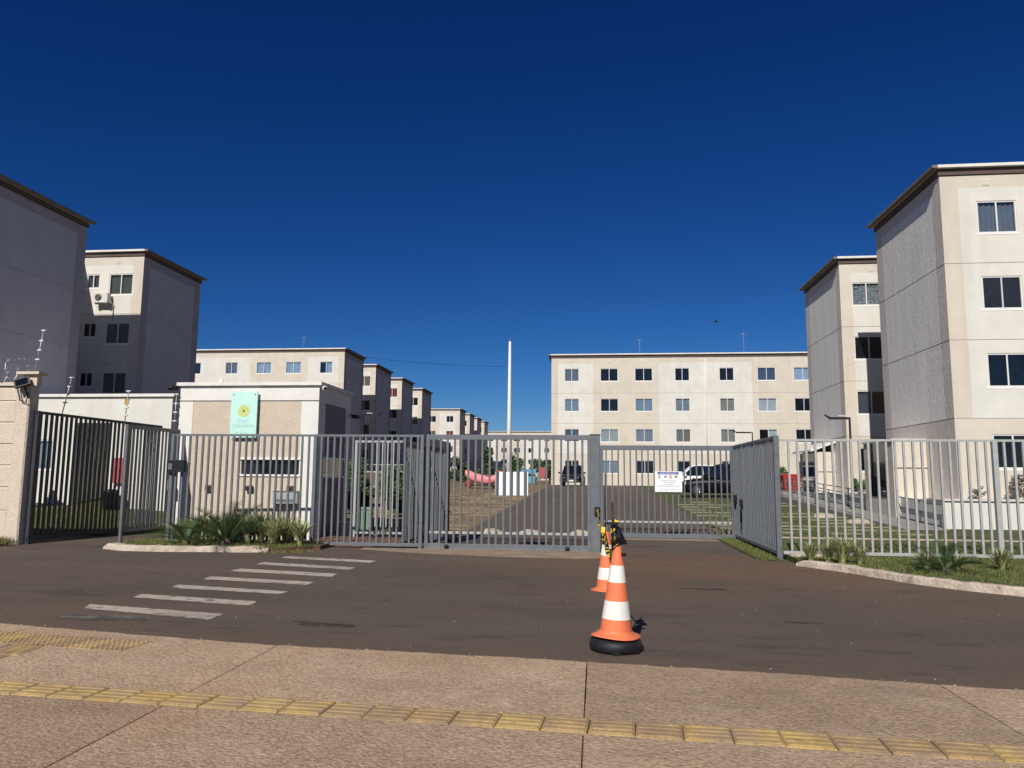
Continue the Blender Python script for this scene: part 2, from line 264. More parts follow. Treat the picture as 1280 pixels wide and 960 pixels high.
# kerb as a loft along a polyline, uneven by hand of the mason
def kerb(name, pts, wdt, h, side, m):
    mb = MB(); P = []
    for (ax,ay),(bx,by) in zip(pts, pts[1:]):
        n = max(1, int(math.hypot(bx-ax,by-ay)/.12)); P += [(ax+(bx-ax)*i/n, ay+(by-ay)*i/n) for i in range(n)]
    P.append(pts[-1]); v = []; f = []
    for i, (x, y) in enumerate(P):
        a = P[max(0,i-1)]; b = P[min(len(P)-1,i+1)]; d = Vector((b[0]-a[0], b[1]-a[1])).normalized(); n_ = Vector((-d.y, d.x))*side
        j = random.uniform(-.012,.012); hh = h*(.55 if i in (0, len(P)-1) else 1)+random.uniform(-.01,.012)
        for q, z in ((0+j,-.02),(.02+j,hh*.8),(.045+j,hh),(wdt,hh),(wdt+.01,-.02)): v.append((x+n_.x*q, y+n_.y*q, z))
    for i in range(len(P)-1):
        for k in range(4):
            q = (i*5+k, i*5+k+1, i*5+6+k, i*5+5+k); f.append(q if side < 0 else q[::-1])
    f += [(0,1,2,3,4), tuple((len(P)-1)*5+k for k in (4,3,2,1,0))]
    mb.add(v, f); return struct(name, mb, m)
RK = [(3.72,15.0),(3.98,14.62),(4.36,14.02),(4.64,13.34),(4.98,12.62),(5.36,12.12),(5.91,11.62),(6.7,11.15),(8.2,10.7),(12,10.3),(30,9.6)]
kerb('kerb', RK, .16, .12, 1, M['kerb'])
LK = [(-10.6,15.55),(-10.0,15.22),(-9.0,15.16),(-8.2,15.3),(-7.4,15.34),(-6.85,15.5)]
kerb('kerb', LK, .24, .115, 1, M['kerb'])
kerb('kerb', [(-30,15.2),(-16,15.35),(-13.35,15.6)], .2, .12, 1, M['kerb'])
sheet('planting_bed', [(-10.5,15.75),(-9.9,15.42),(-9,15.36),(-8.2,15.5),(-7.3,15.52),(-6.75,15.7),(-6.0,16.25),(-6.0,17.3),(-10.9,17.3)], .09, M['soil'])
sheet('planting_bed', [(-30,15.45),(-16,15.6),(-13.3,15.8),(-13.3,16.2),(-30,16.2)], .07, M['soil'])
RL = [(3.80,15.15),(4.12,14.7),(4.5,14.1),(4.78,13.42),(5.1,12.72),(5.46,12.24),(5.97,11.78),(6.75,11.3),(8.2,10.86),(12,10.46),(30,9.8)]
mb = MB(); mb.prism(RL+[(40,9.8),(40,25),(3.80,25)], -.03, .1); struct('lawn', mb, M['lawn'])
mb = MB(); y3 = [25,32,38,44,50,56,62,66]
for a, b in zip(y3, y3[1:]): mb.quad((3.56,a,max(.1,T(a))),(40,a,max(.1,T(a))),(40,b,T(b)),(3.56,b,T(b)))
struct('lawn', mb, M['lawn'])
sheet('verge', [(3.2,16.0),(3.62,15.6),(3.62,21.2),(3.2,21.2)], .03, M['lawn'])
sheet('gate_apron', [(-5.2,16.55),(-3.6,15.9),(-2.0,15.55),(-.4,15.45),(.25,15.7),(.25,17.4),(-5.2,17.4)], .006, M['apron'])
sheet('gate_apron', [(.2,20.55),(3.5,20.45),(3.5,21.3),(.2,21.3)], .008, M['apron'])
sheet('entry_path', [(-12.8,15.9),(-11.0,15.6),(-10.9,19.2),(-12.8,19.2)], .006, M['asphalt'])  # dark asphalt stands in for the gate's shade spreading over the path
mb = MB()                                     # grass field behind the left gate
gx_ = [-40,-32,-26,-22,-19,-17,-15,-11.2]; gy_ = [19.2,21,24,26,28,32]
for a, b in zip(gy_, gy_[1:]):
    for c, d in zip(gx_, gx_[1:]): mb.quad((c,a,TL(c,a)+.01),(d,a,TL(d,a)+.01),(d,b,TL(d,b)+.01),(c,b,TL(c,b)+.01))
struct('lawn', mb, M['lawn'])
# pavement: cast slabs with open joints, and the tactile tiles let into it
pav = bpy.data.objects.new('pavement', None); COL.objects.link(pav); pav['kind'] = 'structure'
ZP = .06
def edge_y(x):                               # ragged outer edge, measured points
    E_ = [(-60,14.9),(-6.17,7.44),(-4.54,7.14),(-2.97,6.87),(-.74,6.72),(1.37,6.50),(3.16,6.24),(60,-1.7)]
    for (a,b),(c,d) in zip(E_, E_[1:]):
        if a <= x <= c: return b+(d-b)*(x-a)/(c-a)
def tac_y(x): return 5.0+(-.066)*(x+1.5)+.08   # centre line of the tactile strip
TW = .30
joints = [-14,-11.2,-8.42,-5.66,-2.90,-.085,2.59,5.35,8.1,11]
for a, b in zip(joints, joints[1:]):
    g = .005
    top = []; n = 22
    for i in range(n+1):
        x = a+g+(b-a-2*g)*i/n; top.append((x, edge_y(x)+random.uniform(-.016,.016)))
    for lo_, hi_ in (((lambda x: .5), (lambda x: tac_y(x)-TW/2-.004)), ((lambda x: tac_y(x)+TW/2+.004), None)):
        poly = [(a+g, lo_(a+g)), (b-g, lo_(b-g))]
        poly += [(x, y) for x, y in reversed(top)] if hi_ is None else [(b-g, hi_(b-g)), (a+g, hi_(a+g))]
        mb = MB(); mb.prism(poly, -.05, ZP+random.uniform(-.003,.003)); part('concrete_slab', mb, M['pave'], pav)
mb = MB(); mb.quad((-14,.5,.044),(11,.5,.044),(11,5.5,.044),(-14,5.5,.044)); part('mortar_bed', mb, M['soil'], pav)
def tile_mesh(kind, m, ln=.285, wd=TW-.012):
    mb = MB(); mb.bev(-ln/2, ln/2, -wd/2, wd/2, -.03, 0, .006)
    if kind == 'bar':
        for k in range(4):
            y = -wd/2+wd*(k+.5)/4; mb.add([(-ln/2+.012,y-.022,-.001),(ln/2-.012,y-.022,-.001),(ln/2-.012,y+.022,-.001),(-ln/2+.012,y+.022,-.001),(-ln/2+.02,y-.012,.005),(ln/2-.02,y-.012,.005),(ln/2-.02,y+.012,.005),(-ln/2+.02,y+.012,.005)], [(4,5,6,7),(0,1,5,4),(1,2,6,5),(2,3,7,6),(3,0,4,7)])
    else:
        for i in range(6):
            for k in range(6):
                x = -ln/2+ln*(i+.5)/6; y = -wd/2+wd*(k+.5)/6; mb.add([(x-.014,y-.014,0),(x+.014,y-.014,0),(x+.014,y+.014,0),(x-.014,y+.014,0),(x-.008,y-.008,.006),(x+.008,y-.008,.006),(x+.008,y+.008,.006),(x-.008,y+.008,.006)], [(4,5,6,7),(0,1,5,4),(1,2,6,5),(2,3,7,6),(3,0,4,7)])
    return mb.mesh('tactile_tile', m)
tms = [tile_mesh('bar', M['tactile']), tile_mesh('bar', M['tactile']), tile_mesh('bar', M['tactile_brown'])]
x = -13.9
while x < 10.9:
    link('tactile_tile', random.choice(tms), pav, (x+.1425, tac_y(x+.14)+random.uniform(-.004,.004), ZP+.003+random.uniform(-.003,.003)), (random.uniform(-.01,.01), random.uniform(-.01,.01), -.066+random.uniform(-.01,.01))); x += .2885
dm = [tile_mesh('dot', M['tactile'], .30, .42), tile_mesh('dot', M['tactile_brown'], .30, .42)]
for i in range(-1, 5):
    link('tactile_tile', dm[0 if i < 1 else 1], pav, (-5.67+.31*i+.15, 6.79-.033*i, ZP+.004), (0,0,-.1))
bm_ = tile_mesh('bar', M['tactile_brown'], .40, .40)
for i in range(4): link('tactile_tile', bm_, pav, (-5.12-.03*i, 6.36-.41*i, ZP+.004), (0,0,R(94)))
mb = MB(); rnd_ = random.Random(3)
for i in range(900):
    if i < 500: x = rnd_.uniform(-7,4); y = edge_y(x)+abs(rnd_.gauss(0,.14))+.02
    elif i < 700: k_ = rnd_.random(); x = 3.6+5*k_; y = 14.9-2.9*k_**.6-abs(rnd_.gauss(0,.1))
    else: x = rnd_.uniform(-8,5); y = rnd_.uniform(8,16)
    r_ = rnd_.uniform(.003,.009); a = rnd_.uniform(0,6); c_, s_ = math.cos(a)*r_, math.sin(a)*r_
    mb.add([(x+c_,y+s_,0),(x-s_,y+c_,0),(x-c_*1.4,y-s_*1.4,0),(x+s_,y-c_,0),(x,y,r_*.9)], [(0,1,4),(1,2,4),(2,3,4),(3,0,4)])
gr_ = link('grit', mb.mesh('grit', M['stone'])); gr_['kind'] = 'stuff'
# crosswalk
cw = bpy.data.objects.new('crosswalk', None); COL.objects.link(cw); cw['kind'] = 'structure'
for q in ([(-6.11,8.69),(-6.24,8.98),(-4.3,8.59),(-4.29,8.23)], [(-6.04,9.55),(-6.08,9.82),(-4.3,9.49),(-4.29,9.18)], [(-6.03,10.42),(-6.1,10.74),(-4.27,10.36),(-4.28,10.12)], [(-6.02,11.33),(-6.1,11.69),(-4.26,11.33),(-4.24,11.02)],
          [(-6.11,12.36),(-6.11,12.72),(-4.25,12.34),(-4.2,11.95)], [(-6.12,13.37),(-6.15,13.74),(-4.24,13.25),(-4.21,12.89)], [(-6.13,14.47),(-6.15,14.83),(-4.16,14.33),(-4.19,13.98)], [(-5.98,8.09),(-6.06,8.34),(-5.0,8.32),(-4.9,8.1)]):
    # ragged painted edge
    P = []
    order = [q[0], q[3], q[2], q[1]]
    for a, b in zip(order, order[1:]+order[:1]):
        n = max(2, int(math.hypot(b[0]-a[0], b[1]-a[1])/.09))
        for i in range(n): P.append((a[0]+(b[0]-a[0])*i/n+random.uniform(-.012,.012), a[1]+(b[1]-a[1])*i/n+random.uniform(-.012,.012)))
    mb = MB(); mb.add([(x_,y_,.0045) for x_,y_ in P], [tuple(range(len(P)))]); part('stripe', mb, M['roadpaint_faint'] if q[0][1] < 8.2 else M['roadpaint'], cw)
# grass pavers on the parking lots: rows of pieces
lot = bpy.data.objects.new('parking_pavers', None); COL.objects.link(lot); lot['kind'] = 'structure'
pm = [MB().bev(-.42,.42,-.2,.2,-.05,.02,.02).mesh('paver', M['paver']) for _ in range(1)]
pmd = MB().bev(-.42,.42,-.2,.2,-.05,.012,.02).mesh('paver', M['paver_dry'])
n_p = 0
for k, y in enumerate([22.6,24.2,25.6,26.9,28.3,29.8,31.5,33.2,35.,36.9,38.9]):
    x = 3.75
    while x < 9.2-.02*k:
        if random.random() < .74 and n_p < 150:
            link('paver', pm[0], lot, (x+.45, y+random.uniform(-.05,.05), max(.1,T(y))+.005), (0,0,random.uniform(-.05,.05))); n_p += 1
        x += .93
n_p = 0
for k in range(22):
    y = 23.3+1.15*k; x = -3.95
    while x > -10.2 and n_p < 145:
        if random.random() < .62: link('paver', pmd, lot, (x-.45, y+random.uniform(-.05,.05), T(y)-.03), (0,0,random.uniform(-.05,.05))); n_p += 1
        x -= .93
# paved footway behind the pedestrian gate
wk = bpy.data.objects.new('brick_footway', None); COL.objects.link(wk); wk['kind'] = 'structure'
bkm = MB().bev(-.117,.117,-.056,.056,-.05,.012,.008).mesh('brick', M['brick']); n_b = 0
for j in range(24):
    for i in range(12):
        if n_b < 288: link('brick', bkm, wk, (-7.05+.245*i+(.12 if j % 2 else 0), 17.06+.122*j, random.uniform(-.004,.006)), (random.uniform(-.03,.03),random.uniform(-.03,.03),random.uniform(-.04,.04))); n_b += 1

# ------------------------------------------------------------------ windows
WC = {}
def win_meshes(wd, h, kind):
    key = (round(wd,2), round(h,2), kind)
    if key in WC: return WC[key]
    fr = MB(); a = .05
    for x0, x1, z0, z1 in ((-wd/2,wd/2,0,a),(-wd/2,wd/2,h-a,h),(-wd/2,-wd/2+a,a,h-a),(wd/2-a,wd/2,a,h-a),(-.025,.025,a,h-a)): fr.box(x0,x1,-.03,.03,z0,z1)
    pn = MB(); pw = wd/2-a-.025; pn.box(-pw/2,pw/2,-.004,.004,0,h-2*a)
    ccol = kind.split('_')[0]
    pm_ = pn.mesh('pane', M['darkglass'] if ccol == 'dark' else M['glass'])
    cm = None
    if ccol != 'dark':
        full = kind.split('_')[1] if '_' in kind else 'full'
        x0, x1 = (-wd/2, wd/2) if full == 'full' else ((-wd/2, -.02) if full == 'left' else (.02, wd/2))
        c = MB(); n = 40; v = []
        for i in range(n+1):
            x = x0+(x1-x0)*i/n; y = .045+.022*math.sin(i*1.15+random.random())
            v += [(x,y,0),(x,y+random.uniform(-.006,.006),h)]
        c.add(v, [(2*i,2*i+2,2*i+3,2*i+1) for i in range(n)], 0, True); cm = c.mesh('curtain', CUR[ccol])
    sl = MB(); sl.box(-wd/2-.07,wd/2+.07,-.06,.02,-.06,0)
    WC[key] = (fr.mesh('window', M['alu']), pm_, cm, sl.mesh('sill', M['white_paint']), pw, a)
    return WC[key]
def window(parent, loc, wd, h, kind='dark', rz=0, net=False):
    fm, pm_, cm, sm_, pw, a = win_meshes(wd, h, kind)
    f = link('window', fm, parent, loc, (0,0,rz))
    for s in (-1, 1): link('pane', pm_, f, (s*(pw/2+.025), .012*s, a), (random.uniform(-.012,.012),0,random.uniform(-.02,.02)))
    if cm: link('curtain', cm, f, (0,.03,0))
    link('sill', sm_, f)
    if net:
        nb = MB(); hw_, hz = wd/2-.05, h-.1
        for k in range(-24, 48):
            c = -hw_+k*.07
            for sgn in (-1, 1):              # line x = c + sgn*u, z = .05+u, clipped to the frame
                u0, u1 = (max(0, -hw_-c), min(hz, hw_-c)) if sgn > 0 else (max(0, c-hw_), min(hz, c+hw_))
                if u1-u0 > .02: nb.tube([(c+sgn*u0,-.034,.05+u0),(c+sgn*u1,-.034,.05+u1)], .0022, 3, 0, False, False)
        link('safety_net', nb.mesh('safety_net', M['steel']), f)
    return f

# ------------------------------------------------------------------ apartment blocks
FL = (2.68, 5.33, 7.98)
WT = 11.1                                    # wall height
def facade(mb, W, ops, fcol, depth=.16):
    """front wall (plane y=0, outward -y) from x 0..W split at openings; returns nothing; materials chosen by fcol(x,z)"""
    jh = .014
    xs = sorted({0., W}|{o[0] for o in ops}|{o[1] for o in ops}|set(fcol.xs))
    zs = sorted({0., WT, 10.65}|{f-jh for f in FL}|{f+jh for f in FL}|{o[2] for o in ops}|{o[3] for o in ops}|set(fcol.zs))
    for a, b in zip(xs, xs[1:]):
        for c, d in zip(zs, zs[1:]):
            xm, zm = (a+b)/2, (c+d)/2
            if any(o[0] < xm < o[1] and o[2] < zm < o[3] for o in ops): continue
            if any(abs(zm-f) < jh for f in FL): mb.quad((a,.012,c),(b,.012,c),(b,.012,d),(a,.012,d), 2)
            else: mb.quad((a,0,c),(b,0,c),(b,0,d),(a,0,d), fcol(xm, zm))
    for x0, x1, z0, z1 in ops:               # reveals
        mb.quad((x0,0,z0),(x0,0,z1),(x0,depth,z1),(x0,depth,z0), 1 if 0 else 0); mb.quad((x1,0,z0),(x1,depth,z0),(x1,depth,z1),(x1,0,z1))
        mb.quad((x0,0,z1),(x1,0,z1),(x1,depth,z1),(x0,depth,z1)); mb.quad((x0,0,z0),(x0,depth,z0),(x1,depth,z0),(x1,0,z0))
class FC:
    def __init__(s, zones, white_lo=2.68): s.z = zones; s.xs = [q for z in zones for q in z]; s.zs = [white_lo]; s.lo = white_lo
    def __call__(s, x, z):
        if z < s.lo or z > 10.65: return 1
        return 1 if any(a < x < b for a, b in s.z) else 0
def block(label, corner, y0, zb, W, D, mirror, cols, kinds, small=(), zones=None, side='plain', roof=True, group='apartment blocks', nrows=4, vents=True, jambs=()):
    """corner: x of the visible corner; the block extends to +x (mirror False) or -x (mirror True)."""
    s = -1 if mirror else 1
    t = thing('apartment_block', label, 'building', (corner, y0, zb), 0, group)
    zones = zones if zones is not None else [(0,.58),(3.64,9.33),(17.2,22.9),(W-.58,W)]
    ops = []
    for ci, (a, b) in enumerate(cols):
        for r in range(nrows):
            sm = ci in small; zt = 10.17-2.65*r-(.06 if r == 3 else 0); ops.append((a, b, zt-(.76 if sm else 1.14), zt))
    mb = MB(); facade(mb, W, ops, FC(zones))
    if mirror: mb.v = [(-x,y,z) for x,y,z in mb.v]; mb.f = [f[::-1] for f in mb.f]
    part('front_wall', mb, [M['white'], M['beige'], M['jointlight']], t)
    # inner end wall (the side seen), with pilasters and recessed joints
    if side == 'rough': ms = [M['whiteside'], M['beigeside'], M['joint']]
    else: ms = [M['whiteshade'], M['beigeshade'], M['beigeshade']]
    mb = MB(); zc = sorted({0, WT, 10.65}|{f-.014 for f in FL}|{f+.014 for f in FL})
    for a, b in ((0,.6),(.6,D-.6),(D-.6,D)):
        for c, d in zip(zc, zc[1:]):
            jn = any(abs((c+d)/2-f) < .014 for f in FL)
            xo = .012*s if jn else (0 if a != .6 else .006*s)
            q = [(xo,b,c),(xo,a,c),(xo,a,d),(xo,b,d)]
            mi = 2 if jn else (1 if (a != .6 or c >= 10.6 or d < 2.7) else 0)
            mb.quad(*(q if not mirror else q[::-1]), mi)
    part('side_wall', mb, ms, t)
    mb = MB(); xf_ = W*s
    mb.quad((xf_,0,0),(xf_,D,0),(xf_,D,WT),(xf_,0,WT)); mb.quad((0,D,0),(0,D,WT),(xf_,D,WT),(xf_,D,0)); mb.quad((0,.17,WT-.02),(xf_,.17,WT-.02),(xf_,D,WT-.02),(0,D,WT-.02)); part('back_wall', mb, M['beige'], t)
    mb = MB(); o = .19; xa, xb = sorted((-.10*s, xf_+o*s)); mb.box(xa, xb, -o, D+o, WT+.25, WT+.35); rf = part('roof', mb, M['fascia'], t)
    mb = MB(); xa, xb = sorted((-.102*s, -.29*s)); mb.box(xa, xb, -o-.01, D+o+.01, WT+.24, WT+.335); part('verge_board', mb, M['verge'], t)
    mb = MB(); xa, xb = sorted((-.05*s, xf_+.05*s)); mb.box(xa, xb, -.05, D+.05, WT+.02, WT+.25); part('cornice', mb, M['cornice'], t)
    k = 0
    for ci, (a, b) in enumerate(cols):
        for r in range(nrows):
            sm = ci in small; zt = 10.17-2.65*r-(.06 if r == 3 else 0); h = .76 if sm else 1.14
            kd = kinds.get((r, ci)) or random.choice(('dark','dark','dark','slate','dark','slate_left','grey_right')); net = kd.endswith('!'); kd = kd.rstrip('!')
            window(t, (s*(a+b)/2, .05, zt-h), b-a, h, kd, 0, net)
    if vents:
        vm = MB().box(-.11,.11,-.015,.02,-.11,.11)
        for i in range(4): vm.box(-.09,.09,-.022,-.015,-.085+.05*i,-.06+.05*i)
        vm = vm.mesh('vent', M['white'])
        for x in (1.5, 5.1, 8.0, 11.3, 15.2):
            if x < W-1: link('vent', vm, t, (s*x, 0, 10.83))
    return t
COLS = [(1.15,2.43),(4.28,5.83),(7.27,8.80),(10.70,11.95),(14.46,15.70),(17.65,19.18),(20.65,22.2),(24.1,25.4)]
REAR = [(.55,1.90),(2.45,3.18),(5.2,6.5)]
W0 = 26.56
# centre block
KC = {(0,0):'grey',(0,1):'dark',(0,2):'dark',(0,3):'dark',(0,4):'dark',(0,5):'slate',(0,6):'sky',(1,0):'blue',(1,1):'dark',(1,2):'blue',(1,3):'blue',(1,4):'beige',(1,5):'white',(1,6):'dark',
      (2,0):'slate',(2,1):'light',(2,2):'lilac',(2,3):'brown',(2,4):'beige',(2,5):'white_right',(2,6):'dark',(3,1):'blue',(3,0):'dark',(3,2):'dark'}
blk = block('long cream four storey block facing the gate at the end of the driveway', -3.87, 66.05, 1.0, W0, 6, False, COLS, KC, side='rough')
mb = MB()
for x in (13.28,): mb.tube([(x,-.05,.1),(x,-.05,10.9)], .05, 6)
part('downpipe', mb, M['white'], blk)
mb = MB(); mb.box(6.6,6.625,-.004,.01,2.72,10.6); mb.box(20.0,20.03,-.006,.01,5.4,10.6); part('wall_joint', mb, M['beigeside'], blk)
# right-hand blocks
block('tall cream block at the right edge of the photo with a textured grey side', 11.89, 26.6, 1.0, W0, 6.05, False, COLS, {(0,0):'grey',(1,0):'dark!',(0,1):'grey'}, side='rough')
b2 = block('cream block half hidden behind the tall right-hand block, foil in its top window', 11.87, 37.52, 1.0, W0, 6.05, False, REAR, {(0,0):'foil',(2,0):'slate_left'}, small=(1,), zones=[(0,.55)], side='rough')
# left-hand blocks
KB = {(0,0):'olive',(1,0):'slate',(2,0):'slate',(0,1):'slate'}
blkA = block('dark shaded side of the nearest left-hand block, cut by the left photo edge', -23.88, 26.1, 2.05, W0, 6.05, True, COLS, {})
mb = MB(); mb.box(-W0+3, -3.45, 6.06, 10.6, 0, 11.0); part('stair_core', mb, M['white'], blkA)
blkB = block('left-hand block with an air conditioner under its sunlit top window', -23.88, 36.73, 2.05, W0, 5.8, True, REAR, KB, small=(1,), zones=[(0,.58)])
KCc = {(0,0):'sky_right',(0,1):'sky',(0,2):'sky',(0,3):'grey'}
block('cream block with four curtained top windows rising behind the guardhouse', -23.9, 69.3, 2.35, W0, 6, True, COLS, KCc)
block('shaded-side block first in the receding left row, brown top window', -23.9, 79.7, 2.35, W0, 6.2, True, REAR, {(0,0):'brown'}, small=(1,), zones=[(0,.58)])
block('shaded-side block second in the receding left row, red top window', -23.9, 91.0, 2.35, W0, 5.6, True, REAR, {(0,0):'red',(0,1):'red'}, small=(1,), zones=[(0,.58)])
block('shaded-side block third in the receding left row, last before the gap', -23.9, 102.0, 2.35, W0, 5.8, True, REAR, {}, small=(1,), zones=[(0,.58)])
block('distant cream block beyond the gap with a wide sunlit front', -23.9, 131.5, 2.2, W0, 5.5, True, COLS, {(1,0):'red'}, )
block('distant narrow block just right of the wide sunlit far front', -23.9, 142.0, 2.2, W0, 5.5, True, REAR, {}, small=(1,), zones=[(0,.58)], vents=False)
block('distant narrow block next to last of the far left row', -23.9, 151.0, 2.2, W0, 5.5, True, REAR, {}, small=(1,), zones=[(0,.58)], vents=False)
block('smallest distant block at the very end of the far left row', -23.9, 161.0, 2.2, W0, 5.5, True, REAR, {}, small=(1,), zones=[(0,.58)], vents=False)
block('far low-looking cream block behind the white pole and the bushes', -26.5, 177.0, 1.0, 22.0, 6, False, [c for c in COLS if c[1] < 21], {(0,3):'brown',(0,4):'red',(0,5):'olive',(1,1):'brown',(1,4):'olive'}, zones=[(3.6,9.3),(14.5,17)], vents=False)
# roof antennas
def antenna(label, x, y, z, h):
    mb = MB(); mb.tube([(0,0,0),(0,0,h)], .012, 5)
    t = thing('roof_antenna', label, 'antenna', (x,y,z), 0, 'roof antennas'); part('mast', mb, M['greypaint'], t)
    mb = MB(); mb.tube([(-.3,0,h*.93),(.3,0,h*.93)], .012, 4)
    for k in range(5): mb.tube([(-.26+.13*k,-.2,h*.93),(-.26+.13*k,.2,h*.93)], .008, 4)
    part('element', mb, M['greypaint'], t)
antenna('thin antenna on the roof of the block behind the guardhouse', -28.9, 71.5, 13.8, 1.6)
antenna('thin antenna on the centre block roof, near its right end', 13.2, 68.5, 12.4, 2.3)
antenna('faint short antenna on the centre block roof, a third along', 4.0, 68.5, 12.4, 1.8)
# air conditioner on the left block
ac = thing('air_conditioner', 'white air conditioner unit hung under the sunlit top window', 'air conditioner', (-25.93, 36.73, 10.58))
mb = MB(); mb.bev(-.40,.40,-.42,-.12,0,.52,.02); part('casing', mb, M['acwhite'], ac)
mb = MB(); n = 24
mb.add([(-.12+.2*math.cos(2*math.pi*i/n), -.425, .27+.2*math.sin(2*math.pi*i/n)) for i in range(n)], [tuple(range(n))]); part('fan_opening', mb, M['black'], ac)
mb = MB()
for r_ in (.06,.12,.18): mb.tube([(-.12+r_*math.cos(2*math.pi*i/16), -.435, .27+r_*math.sin(2*math.pi*i/16)) for i in range(17)], .008, 4)
part('fan_grille', mb, M['acwhite'], ac)
mb = MB()
for sx in (-.3,.3): mb.box(sx-.02,sx+.02,-.42,-.0,-.05,-.005); mb.tube([(sx,-.38,-.04),(sx,-.01,-.34)], .015, 4)
mb.tube([(.41,-.25,.1),(.5,-.2,.05),(.52,-.04,-.2),(.52,-.02,-.9)], .025, 6); part('bracket', mb, M['greypaint'], ac)
# porches between the right-hand blocks
def porch(label, x0, x1, y0, y1, zb, zt, canopy):
    t = thing('entrance_porch', label, 'porch', ((x0+x1)/2, y0, zb)); B_ = ((x0+x1)/2, y0, zb)
    mb = MB(); mb.box(x0, x1, y0, y1, zb-.9, zt); part('wall', mb, M['beige'], t, B_)
    if canopy: mb = MB(); mb.add([(x0-.35,y0-.2,zt+.003),(x1+.0,y0-.2,zt+.45),(x1+.0,y1+.2,zt+.45),(x0-.35,y1+.2,zt+.003),(x0-.35,y0-.2,zt+.1),(x1,y0-.2,zt+.55),(x1,y1+.2,zt+.55),(x0-.35,y1+.2,zt+.1)], [(3,2,1,0),(4,5,6,7),(0,1,5,4),(1,2,6,5),(2,3,7,6),(3,0,4,7)]); part('canopy', mb, M['fascia'], t, B_)
    else: part('roof', MB().box(x0-.06,x1,y0-.05,y1+.05,zt+.002,zt+.07), M['fascia'], t, B_)
    mb = MB(); mb.box(x0-.02,x0,y0+.5,y1-.6,zb,zb+2.05); part('door', mb, M['darkglass'], t, B_)
    mb = MB(); mb.box(x0+.02,x1,y0-.02,y0,zt-1.0,zt-.97); part('ledge', mb, M['cornice'], t, B_)
porch('low beige entrance porch against the tall right-hand block', 10.72, 11.885, 28.9, 31.9, 1.0, 3.05, False)
porch('white canopied entrance porch further back beside the foil-windowed block', 11.0, 11.865, 39.4, 42.6, 1.0, 3.0, True)
# plinth and ramp
mb = MB(); mb.box(10.9, 45, 25.45, 26.58, -.05, .98); mb.box(10.9, 11.87, 26.58, 45, -.05, .995)
tag(struct('retaining_wall', mb, M['white']), 'low white retaining wall under the tall right-hand block', 'wall')
mb = MB(); mb.box(10.86, 45, 25.38, 26.6, .985, 1.04); part('coping', mb, M['beigeside'], bpy.data.objects['retaining_wall'])
mb = MB(); mb.add([(9.5,25.0,-.03),(10.85,25.0,-.03),(10.85,46,-.03),(9.5,46,-.03),(9.5,25.0,.12),(10.85,25.0,.12),(10.85,46,.98),(9.5,46,.98)], [(3,2,1,0),(4,5,6,7),(0,1,5,4),(1,2,6,5),(2,3,7,6),(3,0,4,7)]); struct('ramp', mb, M['ramp'])
rl = thing('ramp_railing', 'dark handrail along the sloping ramp beside the tall right-hand block', 'railing', (10.78, 25.2, .12))
def rz_(y): return .12+.86*(y-25)/21
for name, h in (('top_rail', .76), ('lower_rail', .42)):
    mb = MB(); mb.tube([(10.78,25.2,rz_(25.2)+h),(10.78,45,rz_(45)+h)], .024, 6); part(name, mb, M['steel'], rl, (10.78,25.2,.12))
for i in range(12):
    y = 25.2+1.8*i; mb = MB(); mb.tube([(10.78,y,rz_(y)-.01),(10.78,y,rz_(y)+.76)], .024, 6); part('post', mb, M['steel'], rl, (10.78,25.2,.12))
rl2 = thing('ramp_railing', 'second handrail along the lawn side of the ramp', 'railing', (9.62, 29, .2))
for h in (.76,.42):
    mb = MB(); mb.tube([(9.62,29,rz_(29)+h),(9.62,45,rz_(45)+h)], .022, 6); part('top_rail' if h > .5 else 'lower_rail', mb, M['steel'], rl2, (9.62,29,.2))
for i in range(9):
    y = 29+2*i; mb = MB(); mb.tube([(9.62,y,rz_(y)-.01),(9.62,y,rz_(y)+.76)], .022, 6); part('post', mb, M['steel'], rl2, (9.62,29,.2))

# ------------------------------------------------------------------ guardhouse, annex, left wall
GX0, GX1, GY, GD = -11.05, -7.2, 19.0, 2.6
gh = thing('guardhouse', 'small white and beige gatehouse with a mint sign and slot window', 'guardhouse', ((GX0+GX1)/2, GY, 0)); GB = ((GX0+GX1)/2, GY, 0)
mb = MB()
def gfront():
    xs = [GX0,-10.67,-9.24,-7.67,GX1]; zs = [-.05,1.63,2.01,3.54,3.57,3.96]
    for a, b in zip(xs, xs[1:]):
        for c, d in zip(zs, zs[1:]):
            xm, zm = (a+b)/2, (c+d)/2
            if -9.24 < xm < -7.67 and 1.63 < zm < 2.01: continue
            if 3.54 < zm < 3.57: mb.quad((a,GY+.012,c),(b,GY+.012,c),(b,GY+.012,d),(a,GY+.012,d), 2); continue
            mi = 1 if (-10.67 < xm < -7.67 and zm < 3.54) else 0
            yo = 0 if mi == 0 else .008
            mb.quad((a,GY+yo,c),(b,GY+yo,c),(b,GY+yo,d),(a,GY+yo,d), mi)
gfront()
x0, x1, z0, z1 = -9.24,-7.67,1.63,2.01
for q in (((x0,GY,z0),(x0,GY,z1),(x0,GY+.2,z1),(x0,GY+.2,z0)), ((x1,GY,z0),(x1,GY+.2,z0),(x1,GY+.2,z1),(x1,GY,z1)), ((x0,GY,z1),(x1,GY,z1),(x1,GY+.2,z1),(x0,GY+.2,z1)), ((x0,GY,z0),(x0,GY+.2,z0),(x1,GY+.2,z0),(x1,GY,z0))): mb.quad(*q)
part('front_wall', mb, [M['guard_white'], M['guard_beige'], M['joint']], gh, GB)
mb = MB()
